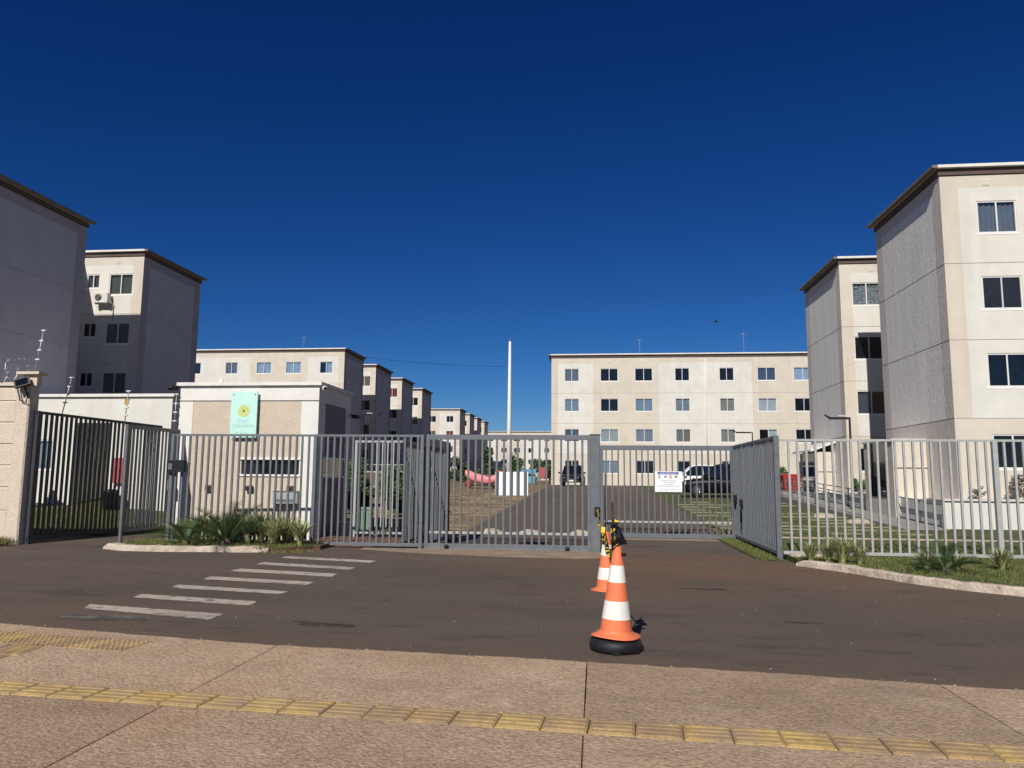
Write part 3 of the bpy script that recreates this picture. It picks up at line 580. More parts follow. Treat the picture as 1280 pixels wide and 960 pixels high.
for y0_, y1_, mi, xo in ((GY,GY+.5,0,0),(GY+.5,GY+2.15,1,-.008),(GY+2.15,GY+GD,0,0)):
    mb.quad((GX1+xo,y0_,-.05),(GX1+xo,y1_,-.05),(GX1+xo,y1_,3.54),(GX1+xo,y0_,3.54), mi)
mb.quad((GX1,GY,3.54),(GX1,GY+GD,3.54),(GX1,GY+GD,3.96),(GX1,GY,3.96), 0)
part('side_wall', mb, [M['guard_white'], M['guard_dark']], gh, GB)
mb = MB(); mb.quad((GX0,GY,-.05),(GX0,GY,3.96),(GX0,GY+GD,3.96),(GX0,GY+GD,-.05)); mb.quad((GX0,GY+GD,-.05),(GX0,GY+GD,3.96),(GX1,GY+GD,3.96),(GX1,GY+GD,-.05)); part('back_wall', mb, M['guard_white'], gh, GB)
mb = MB(); mb.box(GX0-.08,GX1+.08,GY-.08,GY+GD+.08,3.96,4.05); part('roof', mb, M['fascia'], gh, GB)
mb = MB(); mb.box(x0+.01,x1-.01,GY+.10,GY+.13,z0+.005,z1-.005); wn = part('window', mb, M['darkglass'], gh, GB)
mb = MB()
for a, b, c, d in ((x0-.05,x1+.05,z1,z1+.05),(x0-.05,x1+.05,z0-.05,z0)): mb.box(a,b,GY-.03,GY+.06,c,d)
fr_ = MB().add(mb.v, mb.f); fr_.move((-GB[0],-GB[1],-GB[2])); link('frame', fr_.mesh('frame', M['white_paint']), wn)
mb = MB(); mb.box(GX1-.02,GX1+.004,GY+.45,GY+2.0,1.6,2.05); part('window', mb, M['darkglass'], gh, GB)
mb = MB(); mb.box(GX1-.01,GX1+.05,GY+.4,GY+2.05,1.55,1.6); mb.box(GX1-.01,GX1+.05,GY+.4,GY+2.05,2.05,2.1); part('sill', mb, M['white_paint'], gh, GB)
mb = MB(); mb.bev(-8.29,-7.63,GY-.14,GY,.88,1.19,.015); bx = part('delivery_box', mb, M['greypaint'], gh, GB)
mb = MB(); mb.box(-8.2,-7.72,GY-.15,GY-.14,.93,1.0); mb.box(-8.29,-7.63,GY-.16,GY-.02,1.192,1.21); mb.move((-GB[0],-GB[1],-GB[2])); link('flap', mb.mesh('flap', M['steel']), bx)
for xx in (-10.08,-8.97,-7.86):
    mb = MB(); mb.bev(xx-.09,xx+.09,GY-.1,GY,1.2,1.34,.015); wl = part('wall_lamp', mb, M['cornice'], gh, GB)
    mb = MB(); mb.box(xx-.06,xx+.06,GY-.105,GY-.1,1.22,1.3); mb.move((-GB[0],-GB[1],-GB[2])); link('lens', mb.mesh('lens', M['black']), wl)
# sign on the guardhouse: mint board, flower emblem, faint lettering
def text(body, size, loc, mtl, parent, name='lettering', rot=(R(90),0,0), align='CENTER', xs=1.):
    c = bpy.data.curves.new(name, 'FONT'); c.body = body; c.size = size; c.align_x = align; c.extrude = .0015; c.materials.append(mtl)
    o = bpy.data.objects.new('tmp', c); COL.objects.link(o); bpy.context.view_layer.update()
    me = bpy.data.meshes.new_from_object(o.evaluated_get(bpy.context.evaluated_depsgraph_get())); bpy.data.objects.remove(o); bpy.data.curves.remove(c)
    me.name = name; o = link(name, me, parent, loc, rot); o.scale = (xs,1,1); return o
sg = thing('condominium_sign', 'mint green board with a yellow flower emblem on the guardhouse front', 'sign', (-9.19, GY-.1, 2.58))
mb = MB(); mb.box(-.36,.36,-.02,.02,0,1.21); part('board', mb, M['signmint'], sg)
for i in range(12):                            # two rings of pointed petals round a dark centre
    for r0, r1, wd, off in ((.035,.105,.028,0),(.09,.178,.034,.5)):
        a = 2*math.pi*(i+off)/12; c_, s_ = math.cos(a), math.sin(a); m_ = (r0+r1)/2
        p = [(c_*r0,s_*r0),(c_*m_-s_*wd,s_*m_+c_*wd),(c_*r1,s_*r1),(c_*m_+s_*wd,s_*m_-c_*wd)]
        mb = MB(); mb.add([(x_,-.0235-.0005*(i % 2)-(.001 if r0 > .05 else 0),.70+z_) for x_,z_ in p], [(0,1,2,3)]); part('petal', mb, M['signyellow'], sg)
mb = MB(); mb.add([(.026*math.cos(2*math.pi*i/12),-.027,.70+.026*math.sin(2*math.pi*i/12)) for i in range(12)], [tuple(range(12))]); part('flower_centre', mb, M['black'], sg)
text('CNJC', .125, (0,-.022,.39), M['signblue'], sg, xs=1.05); text('CONDOMINIO', .105, (0,-.022,.27), M['signgreen'], sg, xs=.82)
mb = MB(); mb.add([(-.19,-.0235,.145),(-.13,-.0235,.145),(-.16,-.0235,.085)], [(0,2,1)]); part('emblem', mb, M['signgreen'], sg); text('Tenda', .085, (.02,-.022,.085), M['signgreen'], sg)
for xx in (-.3,.3):
    mb = MB(); mb.tube([(xx,-.03,1.13),(xx,.1,1.13)], .018, 8); part('stand_off', mb, M['steel'], sg)
    mb = MB(); mb.tube([(xx,-.03,.08),(xx,.1,.08)], .018, 8); part('stand_off', mb, M['steel'], sg)
# cameras on the guardhouse corners
def camera_thing(label, x, y, z, rz, mtl):
    t = thing('security_camera', label, 'camera', (x,y,z), rz, 'security cameras')
    mb = MB(); mb.tube([(0,-.22,-.02),(0,.02,0)], [.055,.065], 10); part('camera_body', mb, mtl, t)
    mb = MB(); mb.tube([(0,-.225,-.021),(0,-.235,-.022)], .04, 10); part('lens', mb, M['black'], t)
    mb = MB(); mb.tube([(0,.0,0),(0,.09,.05)], .02, 6); part('bracket', mb, mtl, t)
camera_thing('dark camera on the left front corner of the guardhouse', -11.15, 18.95, 3.9, R(-20), M['black'])
camera_thing('white camera on the right front corner of the guardhouse', -7.05, 18.95, 3.88, R(25), M['white_paint'])
camera_thing('small black lamp-like camera on the rear right guardhouse corner', -7.1, 21.55, 3.35, R(70), M['black'])
mb = MB(); mb.tube([(-10.75,20.6,4.05),(-10.75,20.6,4.35)], .05, 8); o = link('vent_pipe', mb.move((10.75,-20.6,-4.05)).mesh('vent_pipe', M['white_paint']), None, (-10.75,20.6,4.05)); tag(o, 'short white vent pipe standing on the guardhouse roof', 'pipe')
mb = MB(); mb.lathe([(.55,0),(.52,.12),(.35,.2),(.05,.24)], 16); o = link('water_tank_lid', mb.mesh('water_tank_lid', M['greypaint']), None, (-9.5,20.8,4.05)); tag(o, 'low round tank lid lying on the guardhouse roof', 'lid')
# annex behind the left gate
AY, AX0, AX1 = 27.0, -23.6, -16.0
an = thing('service_building', 'long low white building behind the open left gate', 'building', ((AX0+AX1)/2, AY, 0)); AB = ((AX0+AX1)/2, AY, 0)
mb = MB()
ops = [(-21.6,-20.75,1.75,2.9), (-19.85,-18.45,-.1,3.55)]
xs = sorted({AX0,AX1}|{q for o in ops for q in o[:2]}); zs = sorted({-.1,4.55,4.0}|{q for o in ops for q in o[2:]})
for a, b in zip(xs, xs[1:]):
    for c, d in zip(zs, zs[1:]):
        if any(o[0] < (a+b)/2 < o[1] and o[2] < (c+d)/2 < o[3] for o in ops): continue
        mb.quad((a,AY,c),(b,AY,c),(b,AY,d),(a,AY,d))
a, b, c, d = ops[1]
mb.quad((a,AY,c),(a,AY,d),(a,AY+2.2,d),(a,AY+2.2,c)); mb.quad((b,AY,c),(b,AY+2.2,c),(b,AY+2.2,d),(b,AY,d)); mb.quad((a,AY,d),(b,AY,d),(b,AY+2.2,d),(a,AY+2.2,d)); mb.quad((a,AY+2.2,c),(b,AY+2.2,c),(b,AY+2.2,d),(a,AY+2.2,d))
mb.quad((AX1,AY,-.1),(AX1,AY+5,-.1),(AX1,AY+5,4.55),(AX1,AY,4.55)); mb.quad((AX0,AY,-.1),(AX0,AY,4.55),(AX0,AY+5,4.55),(AX0,AY+5,-.1)); mb.quad((AX0,AY+5,-.1),(AX0,AY+5,4.55),(AX1,AY+5,4.55),(AX1,AY+5,-.1))
part('wall', mb, M['white'], an, AB)
mb = MB(); mb.box(AX0-.1,AX1+.1,AY-.1,AY+5.1,4.55,4.66); part('roof', mb, M['fascia'], an, AB)
window(an, (-21.175-AB[0], .05, 1.75), .85, 1.15, 'blue')
t = tag(link('cabinet', MB().bev(-.2,.2,-.16,0,0,.95,.02).mesh('cabinet', M['redpanel']), None, (-17.92,AY,1.27)), 'red cabinet fixed to the white service building wall', 'cabinet')
mb = MB(); mb.lathe([(.22,0),(.27,.8),(.29,.82),(.25,.9),(.05,.93)], 14); o = tag(link('waste_bin', mb.mesh('waste_bin', M['black']), None, (-17.9,AY-.5,.12)), 'black bin standing below the red cabinet', 'bin')
part('handle', MB().box(-.12,.12,-.32,-.27,.7,.76), M['black'], o)
# precast wall at the left
lw = thing('perimeter_wall', 'beige precast panel wall at the left edge beside the open gate', 'wall', (-15,16.05,0)); LB = (-15,16.05,0)
zj = [.05,.76,1.285,1.785,2.27,2.77,3.27,3.62]
for a, b in zip(zj, zj[1:]):
    for x0_, x1_ in ((-17.4,-15.4),(-15.4,-13.33)):
        mb = MB(); mb.bev(x0_+.005,x1_-.005,16.05+random.uniform(-.006,.006),16.15,a+.016,b,.028); part('panel', mb, M['precast'], lw, LB)
mb = MB(); mb.box(-17.4,-13.32,16.10,16.14,.06,3.6); part('backing', mb, M['joint'], lw, LB)
mb = MB(); mb.bev(-13.33,-12.98,15.99,16.32,0,3.62,.03); part('column', mb, M['precast'], lw, LB)
mb = MB(); mb.box(-17.4,-13.15,16.0,16.2,3.62,3.70); part('coping', mb, M['precast'], lw, LB)
mb = MB(); mb.box(-13.32,-12.75,15.93,16.25,3.88,3.94); mb.box(-13.2,-12.85,16.02,16.18,3.62,3.88); part('column_cap', mb, M['precast'], lw, LB)
fl = thing('floodlight', 'square black floodlight tilted on the end of the beige wall', 'floodlight', (-13.05,15.9,3.62))
mb = MB(); mb.box(-.16,.16,-.03,.03,-.11,.11); mb.xf(Matrix.Translation((-.03,-.05,.05)) @ Euler((R(-28),R(-20),R(25))).to_matrix().to_4x4()); part('lamp_body', mb, M['black'], fl)
mb = MB(); mb.box(-.13,.13,-.036,-.03,-.085,.085); mb.xf(Matrix.Translation((-.03,-.05,.05)) @ Euler((R(-28),R(-20),R(25))).to_matrix().to_4x4()); part('lens', mb, M['darkglass'], fl)
mb = MB(); mb.tube([(-.2,0,0),(-.1,.02,-.35),(.05,.02,-.4),(.1,.02,-.1)], .018, 5); mb.tube([(-.02,.0,.0),(.08,.05,-.3)], .02, 5); part('bracket', mb, M['black'], fl)
rw = []
for i in range(420):
    a = i*.23; rw.append((-17.2+i*.0093, 16.1+.27*math.cos(a), 3.97+.27*math.sin(a)+.03*math.sin(i*.05)))
mb = MB(); mb.tube(rw, .014, 4)
for i in range(0, 420, 4):
    p = rw[i]; mb.box(p[0]-.03,p[0]+.03,p[1]-.004,p[1]+.004,p[2]-.012,p[2]+.012)
mb.move((15.3,-16.1,-3.72)); tag(link('razor_wire', mb.mesh('razor_wire', M['wire']), None, (-15.3,16.1,3.72)), 'coil of razor wire along the top of the beige wall', 'razor wire')
def efence(label, p, q, extra=None):
    t = thing('wire_post', label, 'post', p, 0, 'electric wire posts'); d = Vector(q)-Vector(p)
    part('rod', MB().tube([(0,0,0), tuple(d)], .012, 5), M['wire'], t)
    for k in (.3,.52,.74,.98):
        c = d*k; part('insulator', MB().tube([(c.x-.05,c.y,c.z),(c.x+.05,c.y,c.z)], .02, 6), M['white_paint'], t)
    return t
efence('tall slanted electric wire post on the end of the beige wall', (-12.99,16.1,3.94), (-12.85,16.1,4.95))
efence('electric wire post standing on the open left gate rail', (-12.9,17.0,3.05), (-12.72,17.0,3.95))
e3 = efence('electric wire post with a small yellow warning plate', (-11.2,16.9,2.74), (-11.15,16.9,3.6))
part('warning_plate', MB().box(-.02,.09,-.03,-.02,.52,.66), M['tactile'], e3)
efence('electric wire post up the left corner of the guardhouse', (-11.12,18.9,2.7), (-11.1,18.9,3.75))

# ------------------------------------------------------------------ fences and gates
def fence(t, p0, p1, z0, z1, sp, bw, bd, m, top=.06, bot=.06, posts=(), mid=None, gap=.05, rail=.05, pz=None, pw=.08):
    """bars, rails and posts as parts of t (an Empty at p0, z 0)"""
    a = Vector((p0[0],p0[1],0)); d = Vector((p1[0]-p0[0],p1[1]-p0[1],0)); L = d.length; d.normalize(); rz = math.atan2(d.y,d.x)
    zb, zt = z0+gap, z1
    def rail_(name, lo, hi, th, x0=0, x1=L):
        mb = MB(); mb.bev(x0,x1,-th/2,th/2,lo,hi,.006); link(name, mb.mesh(name, m), t, (0,0,0), (0,0,rz))
    rail_('top_rail', zt-top, zt, rail); rail_('bottom_rail', zb, zb+bot, rail)
    if mid: 
        mb = MB(); mb.bev(0,L,.032,.07,mid-.025,mid+.025,.006); link('lower_rail', mb.mesh('lower_rail', M['steel_light']), t, (0,0,0), (0,0,rz))
    bm_ = MB().box(-bw/2,bw/2,-bd/2,bd/2,zb+bot,zt-top).mesh('bar', m)
    n = max(1, round(L/sp))
    for i in range(1, n):
        x = L*i/n
        if any(abs(x-q) < sp*.45 for q in posts): continue
        link('bar', bm_, t, tuple(d*(x+random.uniform(-.005,.005))), (random.uniform(-.003,.003),random.uniform(-.003,.003),rz+random.uniform(-.06,.06)))
    for q in posts:
        mb = MB(); mb.bev(-pw/2,pw/2,-pw/2-.003,pw/2+.003,-.02,(pz or zt)+.002,.008); link('post', mb.mesh('post', m), t, tuple(d*q), (0,0,rz))
st = M['steel']
t = thing('metal_fence', 'long grey bar fence in front of the guardhouse, left of the sliding gate', 'fence', (-9.86,16.72,0)); fence(t, (-9.86,16.72), (-3.88,16.9), 0, 2.55, .149, .042, .042, st, .05, .07, (0.04,3.45,5.94))
t = thing('sliding_gate', 'grey barred sliding gate across the middle with a white board on it', 'gate', (-3.84,17.0,0)); fence(t, (-3.84,17.0), (-.14,17.05), 0, 2.56, .158, .045, .045, st, .11, .11, (.03,), .36, .01, .06)
tk = MB().bev(-1.2,3.8,-.03,.03,0,.03,.01); part('ground_track', tk, st, t)
for xx in (.5,3.2): part('roller', MB().lathe([(.02,-.02),(.05,-.02),(.05,.02),(.02,.02)], 14).xf(Matrix.Rotation(R(90),4,'X')).move((xx,-.05,.055)), M['black'], t)
t = thing('gate_post', 'thick grey steel post between the two driveway gates', 'post', (-.02,16.95,0))
part('shaft', MB().bev(-.11,.11,-.11,.11,-.02,2.55,.012), st, t); part('cap', MB().box(-.125,.125,-.125,.125,2.55,2.575), st, t)
part('lock_box', MB().bev(-.02,.10,-.17,-.11,.80,.98,.01), M['black'], t); part('side_channel', MB().box(-.17,-.112,-.06,.06,0,2.5), st, t)
t = thing('recessed_gate', 'grey barred gate set back on the right lane with a notice on it', 'gate', (.12,20.95,0)); fence(t, (.12,20.95), (3.66,20.95), 0, 2.5, .163, .036, .04, st, .13, .12, (.03,3.51), .44, .02, .06, None, .09)
t = thing('side_fence', 'solid-looking grey fence running back from the right fence to the recessed gate', 'fence', (3.67,16.0,0)); fence(t, (3.67,16.0), (3.67,20.85), 0, 2.5, .155, .04, .05, st, .06, .07, (.03,4.8), None, .1, .06, None, .1)
part('lock', MB().bev(-.08,.0,4.45,4.6,1.0,1.2,.01), M['black'], t); 
mb = MB(); mb.bev(-.09,-.03,3.6,3.75,.95,1.1,.01); mb.tube([(-.07,3.66,.97),(-.08,3.62,.8),(-.07,3.7,.7),(-.08,3.68,.52)], .022, 5); part('padlock_chain', mb, M['black'], t)
t = thing('metal_fence', 'pale grey bar fence at the right edge above the variegated plants', 'fence', (3.74,16.0,0)); fence(t, (3.74,16.0), (16.5,16.0), .1, 2.43, .172, .042, .042, M['steel_light'], .045, .06, (4.12,8.3), None, .02, .045, None, .095)
t = thing('side_fence', 'grey fence running back from the left end of the sliding gate', 'fence', (-3.84,17.12,0)); fence(t, (-3.84,17.12), (-3.84,19.6), 0, 2.5, .15, .05, .02, st, .2, .07, (2.44,), None, .05, .06, None, .09)
t = thing('side_fence', 'second parallel grey fence behind the long front fence, left of the sliding gate', 'fence', (-4.42,17.1,0)); fence(t, (-4.42,17.1), (-4.48,19.6), 0, 2.45, .15, .05, .02, st, .08, .07, (2.44,), None, .05, .05)
t = thing('inner_gate', 'inner pedestrian gate of thin bars seen through the front fence beside the guardhouse', 'gate', (-6.4,19.7,0)); fence(t, (-6.4,19.7), (-4.9,19.7), 0, 2.55, .15, .03, .03, M['steel_light'], .05, .05, (.03,1.47), None, .1, .04, None, .07)
t = thing('open_gate', 'tall dark barred gate running back from the beige wall on the left', 'gate', (-12.9,16.15,0)); fence(t, (-12.9,16.15), (-12.9,21.3), 0, 3.05, .172, .085, .022, M['steel_shaded'], .07, .1, (.06,3.6), None, .06, .03, None, .075)
t = thing('pedestrian_gate', 'narrow grey barred pedestrian gate left of the guardhouse plants', 'gate', (-11.08,16.82,0)); fence(t, (-11.08,16.82), (-10.92,18.85), .2, 2.78, .14, .05, .025, st, .09, .05, (.04,2.0), None, .05, .05, None, .065)
part('latch', MB().box(.0,.06,1.8,1.92,1.2,1.45), M['steel_light'], t)
t = thing('intercom', 'black intercom box fixed to the front fence left of the guardhouse plants', 'intercom', (-9.66,16.64,1.66)); part('box', MB().bev(-.22,.22,-.06,.04,0,.28,.015), M['black'], t); part('screen', MB().box(-.17,-.08,-.066,-.06,.06,.2), M['steel'], t)
# boards on the gates
t = thing('blank_board', 'blank white board hung behind the bars of the sliding gate', 'board', (-1.9,17.10,1.2)); part('panel', MB().box(-.375,.375,0,.012,0,.53), M['board'], t)
for xx in (-.3,.3): part('cable_tie', MB().tube([(xx,-.05,.48),(xx,.0,.5),(xx,.0,.45),(xx,-.05,.46)], .006, 4), M['black'], t)
t = thing('notice_sign', 'white notice with a blue heading fixed to the recessed gate', 'sign', (1.94,20.87,1.25)); part('panel', MB().box(-.36,.36,0,.012,0,.55), M['board'], t)
part('heading_band', MB().box(-.29,.27,-.003,0,.47,.535), M['inkblue'], t); text('AVISO IMPORTANTE', .05, (-.01,-.005,.482), M['board'], t, xs=.98)
for i, (xx, c) in enumerate(((-.24,'inkgrey'),(-.08,'inkblue'),(.06,'inkred'),(.2,'black'))):
    mb = MB()
    if i == 2: mb.tube([(xx+.035*math.cos(a*.5236),-.004,.405+.035*math.sin(a*.5236)) for a in range(13)], .006, 4); mb.tube([(xx-.025,-.004,.43),(xx+.025,-.004,.38)], .006, 4)
    elif i == 0: mb.box(xx-.025,xx+.025,-.004,0,.36,.44); mb.box(xx-.012,xx+.012,-.004,0,.44,.45)
    else: mb.box(xx-.035,xx+.035,-.004,0,.39,.415); mb.box(xx-.018,xx+.02,-.004,0,.415,.435); 
    part('pictogram', mb, M[c], t)
for i, s in enumerate(('PROIBIDA A ENTRADA', 'IDENTIFIQUE-SE', 'NA PORTARIA', 'VELOCIDADE MAXIMA 10 KM/H')): text(s, .042, (0,-.002,.29-.05*i), M['inkgreen' if i < 2 else 'inkgrey'], t)
text('OBRIGADO PELA COMPREENSAO', .032, (0,-.002,.06), M['inkgrey'], t)

# ------------------------------------------------------------------ traffic cones and barrier tape
def cone(label, loc, rot, s, base=True):
    t = thing('traffic_cone', label, 'traffic cone', loc, 0, 'traffic cones'); t.rotation_euler = rot
    zb = .13 if base else 0
    if base:
        mb = MB(); n = 40; mb.lathe([(.225,0),(.245,.012),(.25,.05),(.243,.085),(.225,.11),(.12,.115)], n); b = part('rubber_base', mb, M['rubber'], t)
        for a in (250, 300, 20):
            mb = MB(); mb.box(-.03,.03,-.012,.012,0,.04); mb.xf(Matrix.Rotation(R(a),4,'Z') @ Matrix.Translation((.245,0,0)) @ Matrix.Rotation(R(90),4,'Z')); part('foot', mb, M['black'], b)
    H = .82*s
    r = lambda z: (.158-.118*z/H)*s                       # body radius
    n = 40; fz = .05*s
    mb = MB(); v = []; f = []                           # wavy flange
    for r_, z_ in ((.232*s,0),(.234*s,.008),(.200*s,.016),(.166*s,.032),(.155*s,.058)):
        for k in range(n):
            a = 2*math.pi*k/n; wv = .010*math.sin(2*a+.6)*(r_/.2-.7) if base else .004*math.sin(3*a)
            sq = 1+.03*math.cos(4*a) if r_ > .18 else 1
            v.append((r_*sq*math.cos(a), r_*sq*math.sin(a), zb+z_+wv))
    for i in range(4):
        for k in range(n): f.append((i*n+k, i*n+(k+1)%n, (i+1)*n+(k+1)%n, (i+1)*n+k))
    f.append(tuple(range(n-1,-1,-1))); mb.add(v, f, 0, True); part('flange', mb, M['orange'], t)
    zs = [.05*s, .16*s, .325*s, .495*s, .65*s, .82*s]
    for i in range(5):
        mb = MB(); a, b = zs[i], zs[i+1]; e = .0012 if i % 2 else 0
        prof = [(r(a)+e, zb+a), (r(b)+e, zb+b)]
        mb.lathe(prof, n, cap=False); part('reflective_band' if i % 2 else 'cone_section', mb, M['conewhite'] if i % 2 else M['orange'], t)
    mb = MB(); q = r(zs[5]); z5 = zb+zs[5]; mb.lathe([(q,z5-.002),(q+.001,z5+.004),(q-.012,z5+.006),(q-.015,z5-.04)], n, cap=False); part('rim', mb, M['orange'], t)
    return t, zb+H
c1, top1 = cone('orange and white traffic cone on a black rubber base, nearest the camera', (.175,7.42,0), (0,R(1.6),R(20)), 1)
part('clip', MB().box(.02,.06,-.075,-.05,.87,.9), M['black'], c1)
c2, top2 = cone('orange and white traffic cone standing behind the nearest one, without rubber base', (.145,11.25,0), (0,R(.3),R(-30)), 1.0, False)
part('clip', MB().box(-.02,.02,-.085,-.05,.66,.70), M['black'], c2)
def ribbon(pts, wd, tw0, tw1, seg=.06):
    """a twisted tape strip split in equal bits: returns two MBs (yellow, black)"""
    P = []
    for a, b in zip(pts, pts[1:]):
        a, b = Vector(a), Vector(b); n = max(1, round((b-a).length/seg)); P += [a.lerp(b, i/n) for i in range(n)]
    P.append(Vector(pts[-1])); out = (MB(), MB()); n = len(P)-1
    def side(i):
        d = (P[min(i+1,n)]-P[max(0,i-1)]).normalized(); x = d.cross(Vector((0,1,.01))).normalized(); y = d.cross(x); a = tw0+(tw1-tw0)*i/n+.3*math.sin(i*.7)
        return (x*math.cos(a)+y*math.sin(a))*wd/2
    for i in range(n):
        s0, s1 = side(i), side(i+1); out[i % 2].quad(P[i]-s0, P[i]+s0, P[i+1]+s1, P[i+1]-s1)
    return out
tp = thing('barrier_tape', 'black and yellow striped tape strung from the gate post to the two cones', 'tape', (.1,11.2,.8)); TB = (.1,11.2,.8)
A_, B1, B2 = (.03,16.8,.92), (.10,11.22,.83), (.19,7.50,1.02)
mid = (.06,13.6,.80)
y1, k1 = ribbon([A_, (.05,15,.84), mid, (.08,12.4,.80), B1], .075, .3, 3.2, .22)
y2, k2 = ribbon([B1, (.13,10.2,.72), (.15,9.0,.72), (.17,8.1,.86), B2], .075, .4, 2.4, .20)
y3, k3 = ribbon([(.10,11.18,.90),(.08,11.14,.74),(.16,11.12,.64),(.2,11.14,.50)], .06, 0, 2, .07)
y4, k4 = ribbon([(.19,7.52,1.20),(.15,7.46,1.08),(.2,7.40,.98),(.14,7.42,.92)], .07, 0, 2.2, .05)
for a, b in ((y1,k1),(y2,k2),(y3,k3),(y4,k4)):
    part('yellow_stripes', a, M['yellow'], tp, TB); part('black_stripes', b, M['navy'], tp, TB)
def rod(label, x, y, z0, z1, cross):
    t = thing('tape_rod', label, 'rod', (x,y,z0), 0, 'tape rods'); part('shaft', MB().tube([(0,0,0),(0,0,z1-z0)], .009, 6), M['black'], t)
    if cross: part('crossbar', MB().box(-.06,.06,-.012,.012,cross-z0-.012,cross-z0+.012), M['black'], t)
    return t
rod('tall thin black rod standing out of the rear traffic cone', .13, 11.25, .79, 1.68, 0)
r1_ = rod('shorter black rod with a crossbar standing out of the front traffic cone', .155, 7.46, .93, 1.37, 1.17)
mb = MB(); mb.add([(.0,0,.02),(.12,.02,.035),(.045,.03,.20),(.005,.01,.22),(.01,-.03,.10),(.05,-.02,.10)], [(0,1,5,4),(4,5,2,3),(0,4,3),(1,2,5),(0,3,2,1)]); mb.move((.175,7.43,.94))
tag(link('cloth_scrap', mb.move((-.2,-7.43,-.95)).mesh('cloth_scrap', M['navy']), None, (.2,7.43,.95)), 'dark cloth scrap draped over the top of the front traffic cone', 'cloth')

# ------------------------------------------------------------------ plants
def strap_plant(n, h, spread, seed):
    rnd = random.Random(seed); mb = MB()
    for i in range(n):
        a = rnd.uniform(0, 2*math.pi); L = h*rnd.uniform(.6,1.1); out = spread*rnd.uniform(.25,1); wd = rnd.uniform(.014,.024); r0 = rnd.uniform(0,.06)
        d = Vector((math.cos(a), math.sin(a), 0)); s = Vector((-d.y, d.x, 0)); v = []; f = []; K = 5; d = d+s*rnd.uniform(-.4,.4)
        for k in range(K+1):
            u = k/K; p = d*(r0+out*u**1.7)+Vector((0,0,L*(u-.28*u**3*(out/spread)))); w_ = wd*(1-u**2.2)*(.6+.4*min(1,u*4))+.001
            fold = Vector((0,0,.35*w_)); v += [p-s*w_+fold, p-s*w_*.45, p+s*w_*.45, p+s*w_+fold]
        dead = rnd.random() < .09
        for k in range(K):
            for j, mi in ((0,2),(1,2),(2,2)) if dead else ((0,1),(1,0),(2,1)): mb.add([v[k*4+j],v[k*4+j+1],v[k*4+5+j],v[k*4+4+j]], [(0,1,2,3)], mi, False)
    return mb
def cycad(label, loc, s, nf, rz, group='cycads'):
    t = thing('cycad', label, 'cycad', loc, rz, group)
    for i in range(nf):
        o = link('frond', random.choice(FRONDS), t, (0,0,.08*s), (0, R(random.choice((-44,-32,-20,-10,-2,4))+random.uniform(-5,5)), 2*math.pi*i/nf+random.uniform(-.2,.2))); o.scale = (s*random.uniform(.85,1.1),)*3
    part('trunk', MB().lathe([(.09*s,-.05),(.11*s,.05*s),(.09*s,.13*s),(.03*s,.18*s)], 10), M['bark'], t)
def frond_mesh(seed):
    rnd = random.Random(seed); mb = MB(); N = 26; P = []
    for i in range(N+1): u = i/N; P.append(Vector((.05+.92*u-.08*u*u, 0, .50*u-.34*u*u)))
    mb.tube(P, [.012*(1-.8*i/N) for i in range(N+1)], 4, 0, False)
    for i in range(3, N+1):
        u = i/N; L = .26*math.sin(math.pi*(.12+.8*u))**.7+.03; d = (P[i]-P[i-1]).normalized()
        for sg_ in (-1, 1):
            e = P[i]+d*L*.72+Vector((0, sg_*L*.60, .26*L+rnd.uniform(-.01,.02))); q = d*.011
            mb.add([P[i]-q, P[i]+q, e], [(0,1,2)] if sg_ > 0 else [(0,2,1)])
    return mb.mesh('frond', M['cycad'])
FRONDS = [frond_mesh(i) for i in range(3)]
cycad('small dark cycad at the left end of the guardhouse plant bed', (-8.8,15.72,.09), .80, 15, .3)
cycad('large dark cycad in the middle of the guardhouse plant bed', (-7.95,15.85,.09), 1.05, 26, 1.1)
cycad('dark cycad among the pale plants on the right-hand lawn', (5.74,13.5,.1), .62, 18, .7)
VM = [strap_plant(150,.90,.52,i).mesh('foliage', [M['green_leaf'], M['cream_leaf'], M['dead_leaf']]) for i in range(6)]
def vplant(label, loc, s, i):
    t = thing('variegated_plant', label, 'plant', loc, random.uniform(0,6), 'variegated plants'); o = link('foliage', VM[i % 6], t); s *= .78; o.scale = (s*random.uniform(.95,1.15),s*random.uniform(.95,1.15),s*random.uniform(.88,1.05))
for i, (x, y, s, lb) in enumerate((
    (-9.35,16.35,.95,'pale variegated plant left of the large cycad, nearest the pedestrian gate'), (-8.75,16.62,1.1,'pale variegated plant behind the small left cycad'), (-8.2,16.66,1.15,'pale variegated plant directly behind the large cycad'),
    (-7.55,16.66,1.15,'pale variegated plant behind the right side of the large cycad'), (-7.0,16.05,.9,'pale variegated plant at the right foot of the large cycad'), (-6.85,16.45,1.05,'bushy variegated plant second from the right end of the guardhouse bed'), (-6.42,16.15,1.05,'bushy variegated plant at the right end of the guardhouse bed'),
    (-9.05,16.62,1.05,'pale variegated plant between the small cycad and the fence'), (-7.85,16.68,1.15,'tall pale variegated plant seen over the top of the large cycad'), (-7.2,16.62,1.0,'pale variegated plant against the fence bars, third from the right end'),
    (3.98,14.92,.62,'small sparse variegated plant at the left tip of the right lawn'), (4.22,14.72,.66,'small variegated plant second from the left tip of the right lawn'), (4.42,14.5,.85,'tallest yellowish variegated plant on the right lawn'), (4.68,14.4,.6,'low variegated plant left of the bare stretch of right fence'),
    (5.55,13.75,.62,'variegated plant against the left side of the right-hand cycad'), (6.05,13.75,.55,'variegated plant against the right side of the right-hand cycad'), (6.85,13.95,.72,'upright variegated plant beside the dark fence post at the right edge'))):
    vplant(lb, (x,y,.09), s, i)
